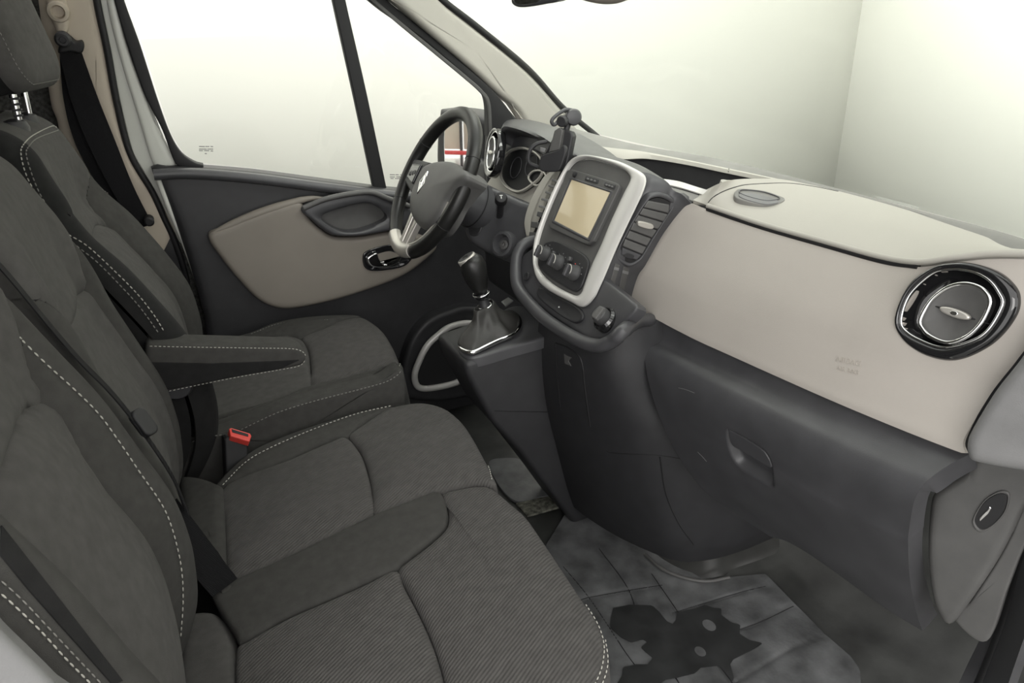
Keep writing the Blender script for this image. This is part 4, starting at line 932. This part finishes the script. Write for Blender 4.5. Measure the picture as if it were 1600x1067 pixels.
# ------------------------------------------------------------------ lower centre body
def level(z, pts): return np.array([(x, y, z) for x, y in pts])
lv = [level(.06, [(-.105, .12), (-.095, .03), (-.06, -.09), (.0, -.20), (.06, -.235), (.15, -.25), (.28, -.25)]),
      level(.13, [(-.125, .12), (-.115, .02), (-.085, -.09), (-.03, -.20), (.05, -.255), (.14, -.28), (.28, -.28)]),
      level(.25, [(-.15, .12), (-.145, .01), (-.115, -.09), (-.06, -.19), (.02, -.25), (.10, -.29), (.25, -.32)]),
      level(.37, [(-.175, .11), (-.172, .0), (-.145, -.09), (-.10, -.17), (-.04, -.22), (.05, -.27), (.2, -.34)]),
      level(.48, [(-.185, .10), (-.185, -.01), (-.17, -.09), (-.135, -.16), (-.085, -.195), (-.02, -.21), (.12, -.24)]),
      level(.57, [(-.18, .10), (-.19, -.02), (-.18, -.09), (-.155, -.15), (-.11, -.18), (-.05, -.19), (.08, -.2)]),
      level(.66, [(-.16, .10), (-.17, -.02), (-.165, -.09), (-.15, -.14), (-.11, -.165), (-.06, -.17), (.05, -.18)])]
C1 = np.stack([cr(a, 60) for a in lv], 0); G = np.stack([cr(C1[:, i], 60) for i in range(60)], 0)
nose = surf('centre_body', G, 'black_plastic', da, .01, flip=gridn(G)[..., 0].mean() > 0)
nc = caster(nose)
for p in ([(948, 704), (962, 708), (1030, 712), (1063, 717)], [(1031, 713), (1040, 769), (1060, 816), (1084, 850)], [(868, 536), (887, 543), (905, 557), (911, 577), (913, 600), (922, 666)], [(868, 537), (870, 580), (876, 640)]):
    seam('panel_joint', nc, p, .0019, 'rubber', nose, lift=-.0002)
l, nn = nc(885, 565)
if l is not None:
    f = Fr(l, nn); puff('arrow_mark', f.moved(.001), f.moved(.001).px([(881, 553), (882, 568), (892, 572), (888, 564), (893, 559)]), 'grey_plastic', nose, .001, .0004, lin=True, n=40, center=f.px([(885, 565)])[0])
# ------------------------------------------------------------------ gear console and lever
gcn = thing('gear_console', 'black gear lever console projecting from the centre of the dashboard', 'console', (-.25, .16, 0))
cb = prism('console_body', [(-.372, .535), (-.368, .50), (-.325, .395), (-.315, .37), (-.25, .27), (-.165, .12), (-.10, .0), (.08, .0), (.08, .56), (-.20, .556)], 'Y', .075, .255, 'black_plastic', gcn, .018, 4)
cc = caster(cb)
seam('panel_joint', cc, [(772, 642), (810, 643), (860, 644), (900, 646)], .0012, 'rubber', cb)
TPF = Fr((-.28, .16, .55), (-.085, 0, 1), (1, 0, 0))
puff('console_top', TPF, TPF.px([(716, 546), (724, 536), (775, 492), (800, 478), (828, 482), (866, 518), (850, 527), (800, 541), (748, 556), (728, 556)]), 'dark_plastic', gcn, .02, .006, n=100)
ring_px = [(719, 541), (724, 533), (740, 522), (770, 500), (790, 489), (803, 490), (812, 500), (811, 512), (800, 524), (780, 532), (742, 549), (733, 550), (724, 547)]
RG = TPF.moved(.008); rgp = cr(RG.px(ring_px), 100, True)
rw = list(RG.w(rgp)); tube('boot_ring', rw, .0055, 'chrome', gcn, closed=True, n=110)
puff('console_button', TPF.moved(.002), TPF.moved(.002).px([(783, 471), (794, 464), (802, 469), (790, 478)]), 'mid_grey_plastic', gcn, .002, .001, lin=True, n=40)
gv = thing('gear_lever', 'black gear lever with leather boot and silver-capped knob', 'gear lever', tuple(RG.w(rgp.mean(0))[0]))
top_c = P(757, 476, Y=.165); n_ = 90; rows = []
a0 = rgp*.97+rgp.mean(0)*.03
th = np.linspace(0, 2*math.pi, n_, endpoint=False)
base3 = RG.w(cr(a0, n_, True), -.004)
cen = base3.mean(0); ang = np.arctan2((base3-cen)@TPF.V, (base3-cen)@TPF.U); o_ = np.argsort(ang); base3 = base3[o_]; ang = ang[o_]
for f, rr in ((0, 1.), (.08, 1.0), (.2, .93), (.35, .78), (.5, .62), (.65, .50), (.8, .42), (.92, .38), (1., .33)):
    c = cen*(1-f)+top_c*f; fold = 1+.17*math.sin(math.pi*min(1, f*1.25))*np.sin(ang*4+f*3.2)+.05*math.sin(math.pi*f)*np.sin(ang*7-f*5)
    rows.append(c+(base3-cen)*rr*fold[:, None])
G = np.stack(rows, 1); G = np.stack([cr(G[i], 36) for i in range(n_)], 0); G = np.concatenate([G, G[:1]], 0)
surf('lever_boot', G, 'boot_leather', gv, .003, flip=((gridn(G)*(G-cen)).sum(2).mean() < 0), sharp=0)
k0 = top_c; k1 = P(736, 405, Y=.165); ax = unit(k1-k0); L_ = np.linalg.norm(k1-k0)
lathe('lever_shaft', k0, ax, [(.017, -.012), (.0165, -.006), (.013, .0), (.011, .02), (.011, .04)], 'black_plastic', gv, 28)
tube('shaft_ring', list(Fr(k0, ax).w(circ((0, 0), .0155, 30), -.003)), .0022, 'chrome', gv, closed=True, n=40)
lathe('collar_ring', k0, ax, [(.012, .016), (.017, .022), (.019, .028), (.0175, .032), (.012, .034)], 'gloss_black', gv, 32)
tube('collar_edge', list(Fr(k0, ax).w(circ((0, 0), .0185, 30), .029)), .0016, 'chrome', gv, closed=True, n=40)
kb = lathe('lever_knob', k0, ax, [(.014, .030), (.019, .045), (.025, .065), (.0285, .085), (.0285, .098), (.025, .112), (.017, .121), (.008, .124)], 'leather', gv, 40, sharp=0)
ca = unit(-.55*RT+.75*UP-.45*FW); cp = k0+ax*.092+ca*.031
cap = puff('knob_cap', Fr(cp, ca), circ((0, 0), .017, 40, .0215), 'satin_silver', kb, .012, .003, raw=True)
puff('cap_face', Fr(cp+ca*.0008, ca), circ((0, 0), .0135, 40, .018), 'knob_grey', cap, .001, .0006, raw=True)
for e in ((-.014, -.016), (.010, -.022)):
    tube('loose_thread', [cp-ax*.016, cp-ax*.026+arr(0, e[0]*.3, 0), cp-ax*.045+arr(e[0]*.3, e[0], 0)], .0006, 'thread_dim', kb, n=10)

# ------------------------------------------------------------------ dashboard end on the passenger side
EF = Fr(P(1510, 850, Y=-.765), (-.93, -.30, .12))
ep = puff('end_panel', EF, EF.px([(1456, 776), (1470, 764), (1502, 743), (1514, 729), (1522, 715), (1600, 726), (1640, 735), (1600, 795), (1579, 838), (1551, 888), (1509, 950), (1488, 976), (1474, 975), (1459, 949), (1451, 908), (1448, 851), (1451, 800)]), 'grey_plastic', da, .03, .010, n=140)
EG = EF.moved(-.012)
puff('end_flange', EG, EG.px([(1491, 969), (1509, 950), (1551, 888), (1579, 838), (1600, 790), (1640, 720), (1660, 740), (1600, 856), (1575, 918), (1541, 1003)]), 'grey_plastic', da, .012, .003, n=120, center=EG.px([(1560, 905)])[0])
EH = Fr(P(1560, 660, Y=-.785), (-.9, -.35, .25))
puff('end_cap', EH, EH.px([(1511, 712), (1510, 692), (1519, 670), (1554, 613), (1594, 562), (1645, 490), (1690, 600), (1660, 745), (1600, 738), (1524, 724)]), 'mid_grey_plastic', da, .03, .012, n=120, center=EH.px([(1580, 670)])[0])
lk = [(1523, 812), (1537, 786), (1555, 773), (1568, 771), (1574, 778), (1568, 800), (1550, 820), (1532, 827)]
E2 = EF.moved(.003); c_ = np.mean(lk, 0)
ring('lock_ring', E2, E2.px([tuple(c_+(np.array(p)-c_)*1.16) for p in lk]), E2.px(lk), 'grey_plastic', ep, .006, .002, n=60)
puff('lock_pocket', EF, EF.px(lk), 'rubber', ep, .003, .0006, h0=.0015)
puff('lock_bar', E2, E2.px([(1529, 810), (1542, 797), (1546, 791), (1549, 794), (1544, 803), (1531, 815)]), 'chrome', ep, .002, .001, lin=True, n=40)
# door seal and kick trim at the near edge
seal = tube('trim_9', [P(*p, Y=-.80) for p in ((1520, 1100), (1545, 1045), (1572, 975), (1598, 895), (1630, 780), (1660, 660))], .010, 'rubber', None); struct(seal, 'black rubber seal of the passenger door opening')
G = np.stack([cr([P(*p, Y=-.775) for p in ((1490, 1090), (1540, 1006), (1576, 920), (1602, 850), (1650, 730))], 30), cr([P(*p, Y=-.80) for p in ((1522, 1100), (1548, 1045), (1575, 975), (1600, 895), (1660, 700))], 30)], 1)
struct(surf('trim_10', G, 'dark_plastic', None, .01), 'black kick trim beside the dashboard end')
G = np.stack([cr([P(*p, Y=-.805) for p in ((1530, 1100), (1553, 1045), (1580, 975), (1604, 895), (1664, 700))], 30), cr([P(*p, Y=-.86) for p in ((1575, 1110), (1596, 1050), (1622, 980), (1660, 890), (1700, 700))], 30)], 1)
struct(surf('trim_11', G, 'dark_plastic', None, .01), 'dark plastic edge of the passenger door opening')

# ------------------------------------------------------------------ instrument cluster and its hood
IC = Fr((-.02, .43, .85), (-math.cos(R_(22)), 0, math.sin(R_(22))))
def icp(p, h=0): return IC.moved(h).px(p)
puff('cluster_surround', IC.moved(-.008), IC.moved(-.008).px([(745, 305), (757, 290), (772, 266), (788, 230), (800, 212), (840, 225), (880, 246), (872, 275), (850, 300), (832, 335), (815, 360), (770, 345)]), 'beige_top', da, .03, .008, n=120)
g1 = [(784, 270), (788, 250), (799, 237), (816, 232), (833, 236), (846, 246), (852, 262), (846, 278), (834, 289), (820, 298), (809, 300), (796, 294), (787, 283)]
puff('cluster_cowl', IC.moved(.000), IC.moved(.000).px([(788, 202), (800, 196), (850, 214), (900, 240), (888, 262), (862, 268), (845, 240), (816, 228), (798, 233), (790, 240)]), 'dark_plastic', da, .02, .004, n=100, lin=True, center=IC.px([(835, 222)])[0])
cl = puff('cluster_face', IC.moved(-.002), IC.moved(-.002).px(g1), 'rubber', da, .004, .001)
c_ = np.mean(g1, 0)
tube('cluster_rim', [IC.w(icp([p]), .004)[0] for p in g1], .0042, 'satin_silver', cl, closed=True, n=90)
g2 = [(828, 279), (833, 270), (843, 267), (852, 270), (855, 278), (848, 288), (838, 290)]
tube('gauge_rim', [IC.w(icp([p]), .004)[0] for p in g2], .003, 'satin_silver', cl, closed=True, n=60)
for (x, y, r) in ((806, 262, .028), (830, 258, .028)):
    q = IC.w(icp([(x, y)]), .0)[0]; tube('gauge_ring', list(Fr(q, IC.N).w(circ((0, 0), r, 30))), .0012, 'dark_plastic', cl, closed=True, n=40)
hl = PX([(786, 218), (783, 205), (788, 198), (805, 200), (826, 206), (848, 215), (870, 227), (890, 238), (905, 246)], (-.03, -.035, -.04, -.04, -.04, -.04, -.04, -.04, -.04))
hb_ = PX([(792, 200), (788, 192), (795, 187), (815, 186), (840, 190), (868, 198), (905, 209), (945, 232), (968, 249)], (.06, .06, .08, .10, .11, .12, .12, .10, .07))
A2, B2 = cr(hl, 50), cr(hb_, 50)
G = np.stack([A2+arr(.05, 0, -.03), A2+arr(.012, 0, -.012), A2, A2*.75+B2*.25+arr(0, 0, .006), A2*.5+B2*.5+arr(0, 0, .006), B2], 1)
G = np.stack([cr(G[i], 24) for i in range(50)], 0)
surf('cluster_hood', G, 'dark_plastic', da, .006, flip=gridn(G)[..., 2].mean() < 0, sharp=60)
# knee panel with ignition lock on the driver side
KP = Fr(P(785, 345, Y=.34), (-.80, -.42, .40))
kp = puff('knee_panel', KP, KP.px([(735, 300), (752, 290), (776, 296), (812, 312), (838, 322), (836, 345), (826, 382), (818, 404), (800, 410), (775, 402), (748, 388), (728, 372), (722, 340)]), 'dark_plastic', da, .10, .014, n=120)
kc = caster(kp)
puff('mirror_switch', KP.moved(.002), KP.moved(.002).px([(733, 345), (738, 333), (750, 334), (755, 341), (750, 362), (742, 369), (732, 364)]), 'black_plastic', kp, .006, .003)
puff('switch_glint', KP.moved(.006), KP.moved(.006).px([(739, 335), (746, 336), (753, 344), (751, 347), (743, 341)]), 'mid_grey_plastic', kp, .002, .001, lin=True, n=30)
il = thing('ignition_lock', 'black round ignition lock beside the steering column', 'lock', tuple(KP.w(KP.px([(791, 383)]))[0]))
ii = KP.w(KP.px([(790, 383)]), .0)[0]
lathe('lock_boss', ii, KP.N, [(.034, -.01), (.034, .010), (.030, .018), (.024, .020), (.021, .012), (.019, .003)], 'dark_plastic', il, 44)
lathe('key_barrel', ii, KP.N, [(.012, .0), (.012, .008), (.009, .010), (.0055, .010), (.0045, .006)], 'grey_plastic', il, 28)
box('key_slot', ii+KP.N*.0092, (.002, .007, .002), 'mid_grey_plastic', il, .0003, frmat(KP))
lw = puff('dash_lower', Fr((-.06, .42, .6), (-1, 0, .0)), [(-.28, .13), (.34, .13), (.32, -.12), (-.26, -.12)], 'black_plastic', da, .04, .02, n=60, lin=True)
# indicator stalk
sk = thing('wiper_stalk', 'black wiper stalk with printed knob right of the steering wheel', 'stalk', tuple(P(776, 330, Y=.34)))
e1 = P(783, 309, Y=.275); e0 = P(781, 334, Y=.345); ax = unit(e1-e0)
tube('stalk_arm', [e0-ax*.03, e1], .0085, 'black_plastic', sk, n=8, lin=True)
kn = lathe('stalk_knob', e1-ax*.012, ax, [(.012, -.012), (.0145, -.006), (.0145, .010), (.0125, .016), (.0085, .018)], 'rubber', sk, 28)
f = Fr(e1+ax*.0065, ax); box('stalk_mark', f.w([0, .003])[0], (.007, .0018, .0006), 'label_white', kn, 0, frmat(f)); box('stalk_mark', f.w([0, -.002])[0], (.0018, .006, .0006), 'label_white', kn, 0, frmat(f))

# ------------------------------------------------------------------ steering wheel
WT = .5397; WC = arr(-.2881, .4336, .8486); WN = unit((-math.cos(WT), 0, math.sin(WT))); WH = Fr(WC, WN)
sw = thing('steering_wheel', 'black leather three-spoke steering wheel with silver lower spoke', 'steering wheel', tuple(WC))
RW = .178
def arc(a0, a1, r=RW, h=0, n=60): t = np.radians(np.linspace(a0, a1, n)); return list(WH.w(np.stack([r*np.cos(t), r*np.sin(t)], 1), h))
tube('rim', arc(0, 360, n=121)[:-1], .0172, 'leather', sw, closed=True, n=140, sec=18)
for a in (28, 152, 205, 335):
    t = R_(a); f = Fr(WH.w([RW*math.cos(t), RW*math.sin(t)])[0], -math.sin(t)*WH.U+math.cos(t)*WH.V)
    tube('rim_joint', list(f.w(circ((0, 0), .0173, 24))), .0008, 'rubber', sw, closed=True, n=30)
def warc(name, a0, a1, r0, r1, h, m, t=.01, R=.003):
    n = 40; tt = np.radians(np.linspace(a0, a1, n)); p = np.vstack([np.stack([r0*np.cos(tt), r0*np.sin(tt)], 1), np.stack([r1*np.cos(tt[::-1]), r1*np.sin(tt[::-1])], 1)])
    return slab(name, WH, p, m, sw, t, h, R)
tube('rim_badge', arc(243, 292, RW-.0005, .003), .0175, 'satin_silver', sw, n=50, sec=18)
tube('lower_trim', arc(288, 352, RW-.012, .0125), .0042, 'satin_silver', sw, n=50)
hubp = [(664, 256), (681, 250), (703, 251), (722, 262), (727, 274), (714, 290), (697, 312), (688, 330), (678, 346), (668, 355), (655, 355), (643, 342), (638, 322), (641, 301), (648, 283), (656, 266)]
WF_ = WH.moved(.022)
hub = puff('airbag_cover', WF_, WF_.px(hubp), 'grey_plastic', sw, .045, .014, dome=.012, n=110)
# spokes
for nm, q in (('spoke', [(-.165, .035), (-.165, -.03), (-.06, -.052), (-.055, .042)]), ('spoke', [(.165, .035), (.165, -.03), (.06, -.052), (.055, .042)])):
    s_ = puff(nm, WH, q, 'black_plastic', sw, .02, .008, h0=.010, lin=True, n=80)
    sx = -1 if q[0][0] < 0 else 1
    puff('button_pad', WH, [(sx*.145, .022), (sx*.145, -.015), (sx*.088, -.025), (sx*.085, .028)], 'gloss_black', s_, .006, .004, h0=.016, lin=True, n=60)
    for b in range(3): box('spoke_button', WH.w([sx*(.10+.014*b), .004-.004*b], .017)[0], (.009, .011, .003), 'grey_plastic', s_, .001, frmat(WH))
for q in ([(-.030, -.065), (-.030, -.09), (-.022, -.168), (-.006, -.168), (-.012, -.065)], [(.030, -.065), (.030, -.09), (.022, -.168), (.006, -.168), (.012, -.065)]):
    puff('lower_spoke', WH, q, 'satin_silver', sw, .012, .005, h0=.010, lin=True, n=80)
puff('lower_spoke_web', WH, [(-.02, -.06), (.02, -.06), (.014, -.165), (-.014, -.165)], 'rubber', sw, .006, .003, h0=.0, lin=True, n=60)
puff('wheel_hub', WH.moved(-.01), circ((0, -.012), .072, 50, .07), 'black_plastic', sw, .04, .012, raw=True)
# diamond emblem
ED = WH.moved(.030); ec = ED.px([(661, 286)])[0]
dia = np.array([(0, .030), (.019, .0), (0, -.030), (-.019, 0)]); 
em_ = ring('emblem', ED, ec+dia, ec+dia*np.array((.48, .58)), 'chrome', hub, .006, .003, .004, n=80, lin=True)
slab('emblem_bar', ED, ec+np.array([(-.004, .018), (.003, .019), (.005, -.018), (-.003, -.019)]), 'chrome', em_, .004, .004, .001)
# steering column shroud
sc = thing('steering_column', 'black steering column shroud behind the wheel', 'column', tuple(WC-WN*.1))
lathe('column_shroud', WC-WN*.045+arr(0, 0, -.004), -WN, [(.048, 0), (.060, .008), (.066, .04), (.070, .09), (.070, .15), (.06, .19)], 'dark_plastic', sc, 44, sx=.95, sy=.85, ref=(0, 0, 1))
tube('column_joint', list(Fr(WC-WN*.12+arr(0, 0, -.004), WN).w(circ((0, 0), .0685, 50, .0605))), .0012, 'rubber', sc, closed=True, n=60)

# ------------------------------------------------------------------ phone holder clipped to the dash top
ph = thing('phone_holder', 'black phone holder with clamp arms standing on the dashboard', 'phone holder', tuple(P(868, 262, Y=.2)))
PF = Fr(P(868, 232, Y=.20), (-.80, -.58, .18), (.25, 0, 1))
puff('holder_back', PF, PF.px([(868, 206), (876, 200), (892, 205), (895, 212), (886, 258), (878, 268), (846, 266), (842, 258), (850, 240)]), 'black_plastic', ph, .016, .004, lin=True, n=100)
pf2 = PF.moved(.012)
puff('holder_pad', pf2, pf2.px([(866, 204), (874, 199), (879, 203), (874, 234), (857, 238)]), 'grey_plastic', ph, .010, .002, lin=True, n=60)
puff('clamp_arm', PF.moved(.020), PF.moved(.020).px([(843, 250), (848, 242), (872, 234), (880, 226), (884, 236), (876, 262), (868, 268), (848, 268), (842, 262)]), 'black_plastic', ph, .008, .003, n=90)
tube('clamp_finger', [PF.w(PF.px([p]), h)[0] for p, h in (((856, 221), .004), ((842, 226), .016), ((834, 238), .022), ((833, 254), .020), ((842, 261), .006))], .0045, 'black_plastic', ph, n=30)
puff('finger_pad', PF.moved(.024), PF.moved(.024).px([(844, 230), (852, 232), (850, 238), (843, 236)]), 'mid_grey_plastic', ph, .003, .001, lin=True, n=30)
jq = P(895, 183, Y=.20)
tube('holder_neck', [P(884, 206, Y=.2), P(888, 193, Y=.2), jq], .007, 'black_plastic', ph, n=12)
lathe('ball_joint', jq, (-.4, -1, .1), [(.010, -.020), (.0165, -.016), (.018, -.004), (.018, .012), (.015, .018), (.008, .020)], 'dark_plastic', ph, 30)
tube('lever_loop', [P(*p, Y=.2) for p in ((893, 172), (882, 172), (866, 183), (862, 190), (866, 195), (874, 188), (886, 182))], .0042, 'dark_plastic', ph, n=40)
lathe('clamp_screw', P(880, 189, Y=.195), (-.8, -.6, 0), [(.011, -.01), (.0125, .0), (.0125, .008), (.010, .012)], 'black_plastic', ph, 24)
tube('holder_foot', [P(880, 266, Y=.2), P(882, 272, Y=.2), P(895, 262, Y=.2)], .006, 'black_plastic', ph, n=14)

# ------------------------------------------------------------------ rear-view mirror and visor, only their lower edges show
rm = thing('rear_view_mirror', 'dark rear-view mirror cut by the top edge of the photo', 'mirror', tuple(P(835, -20, Y=.05)))
IM = Fr(P(835, -5, Y=.05), (-.9, -.42, -.1))
puff('mirror_housing', IM, IM.px([(797, -4), (800, 8), (815, 12), (850, 7), (872, 0), (880, -30), (860, -50), (800, -45)]), 'dark_plastic', rm, .025, .006, n=80)
puff('mirror_glass', IM.moved(.001), IM.moved(.001).px([(802, -6), (804, 4), (815, 8), (838, 4), (846, -6), (846, -40), (806, -40)]), 'mirror_glass', rm, .002, .001, n=60)
tube('mirror_stem', [P(850, -35, Y=.05), P(860, -80, Y=.05), P(868, -200, Y=.05)], .012, 'dark_plastic', rm, n=8)
sv = thing('roof_console', 'grey rounded overhead pod cut by the top edge right of the rear-view mirror', 'roof pod', tuple(P(940, -20, Y=-.1)))
SV = Fr(P(940, -5, Y=-.08), (-.8, -.5, -.35))
puff('pod_shell', SV, SV.px([(893, -6), (908, 3), (935, 9), (958, 9), (975, 4), (988, -4), (995, -40), (940, -60), (890, -40)]), 'taupe', sv, .03, .010, n=80)
tube('pod_mount', [P(940, -30, Y=-.08), P(930, -90, Y=-.06), P(925, -190, Y=-.04)], .016, 'taupe', sv, n=10)
# ------------------------------------------------------------------ floor: mats, puddle, tunnel bulge
fm = thing('floor_mat', 'worn black rubber mat in the passenger footwell', 'mat', tuple(P(1100, 1000, Z=0)))
MT = Fr((0, 0, .008), (0, 0, 1), (1, 0, 0))
ml = MT.px([(884, 800), (905, 790), (1010, 850), (1100, 905), (1196, 895), (1240, 940), (1290, 990), (1330, 1025), (1344, 1045), (1346, 1080), (1330, 1180), (1050, 1300), (820, 1200), (760, 1000)])
gro = [MT.px(g) for g in ([(936, 857), (981, 919), (1004, 981), (1049, 1048), (1090, 1120)], [(1018, 896), (1049, 941), (1082, 989), (1122, 1037), (1150, 1075)], [(880, 885), (922, 936), (978, 1020), (1004, 1056), (1020, 1090)], [(900, 940), (922, 933), (984, 922), (1035, 914)], [(1050, 958), (1063, 954), (1155, 926), (1200, 915)], [(1100, 1000), (1180, 975), (1240, 945)], [(1146, 1067), (1240, 1010), (1290, 990)])]
mp_ = puff('mat_sheet', MT, ml, 'mat_rubber', fm, .006, .002, n=260, rings=70, lin=True, grooves=[(g, .004, .0025) for g in gro], center=MT.px([(1080, 1000)])[0])
mtc = caster(mp_)
for g in ([(936, 857), (981, 919), (1004, 981), (1049, 1048), (1080, 1100)], [(1018, 896), (1049, 941), (1082, 989), (1122, 1037), (1150, 1075)], [(880, 885), (922, 936), (978, 1020), (1004, 1056), (1020, 1090)], [(905, 938), (922, 933), (984, 922), (1035, 914)], [(1050, 958), (1063, 954), (1155, 926), (1196, 916)], [(1100, 1000), (1180, 975), (1240, 947)]):
    seam('mat_groove', mtc, g, .0013, 'rubber', mp_, lift=-.0005)
W2 = MT.moved(.0012)
pud = slab('puddle', W2, W2.px(cr([(958, 950), (984, 945), (1019, 946), (1030, 956), (1042, 971), (1051, 975), (1056, 969), (1058, 957), (1070, 954), (1087, 951), (1101, 945), (1116, 950), (1127, 951), (1127, 961), (1143, 973), (1157, 976), (1155, 990), (1171, 1000), (1192, 1005), (1177, 1015), (1146, 1030), (1141, 1038), (1147, 1061), (1144, 1066), (1138, 1057), (1124, 1040), (1095, 1043), (1086, 1052), (1057, 1059), (1040, 1062), (1028, 1071), (1000, 1080), (958, 1078), (972, 1056), (973, 1043), (994, 1038), (1012, 1038), (1020, 1028), (1009, 1019), (1001, 1011), (1012, 1003), (1004, 999), (986, 1004), (969, 995), (953, 980), (954, 967)], 180, True, lin=True)), 'wet_rubber', None, .0006, .0006)
for x, y, r in ((1108, 977, .016), (1094, 1018, .013)): puff('dry_spot', W2, circ(W2.px([(x, y)])[0], r, 14, r*.8), 'mat_rubber', pud, .0003, .0003, h0=.0012, raw=True)
tag(pud, 'dark wet puddle stain on the passenger floor mat', 'puddle')
dm = thing('driver_mat', 'grey worn rubber mat end beyond the bench beside the console foot', 'mat', tuple(P(830, 750, Z=0)))
slab('mat_sheet', MT.moved(.002), cr(MT.px([(764, 722), (800, 716), (822, 722), (846, 742), (880, 768), (840, 778), (806, 783), (780, 760)]), 80, True), 'mat_rubber', dm, .008, 0, .002)
slab('mat_strip', MT, MT.px([(806, 786), (880, 770), (893, 778), (888, 788), (824, 806)]), 'dust', dm, .006, .001, .002)
bl = puff('floor_bulge', FLOOR, FLOOR.px([(985, 840), (1015, 872), (1050, 895), (1090, 908), (1128, 904), (1150, 890), (1200, 872), (1240, 850), (1215, 815), (1150, 780), (1050, 790)]), 'vinyl_gloss', None, .002, .012, dome=.045, n=100, rings=14)
struct(bl, 'raised vinyl bulge of the floor under the centre console')
tube('bulge_edge', [P(*p, Z=.012) for p in ((1008, 866), (1035, 889), (1070, 903), (1105, 908), (1140, 902))], .004, 'grey_plastic', bl, n=40)
bpy.context.view_layer.update()
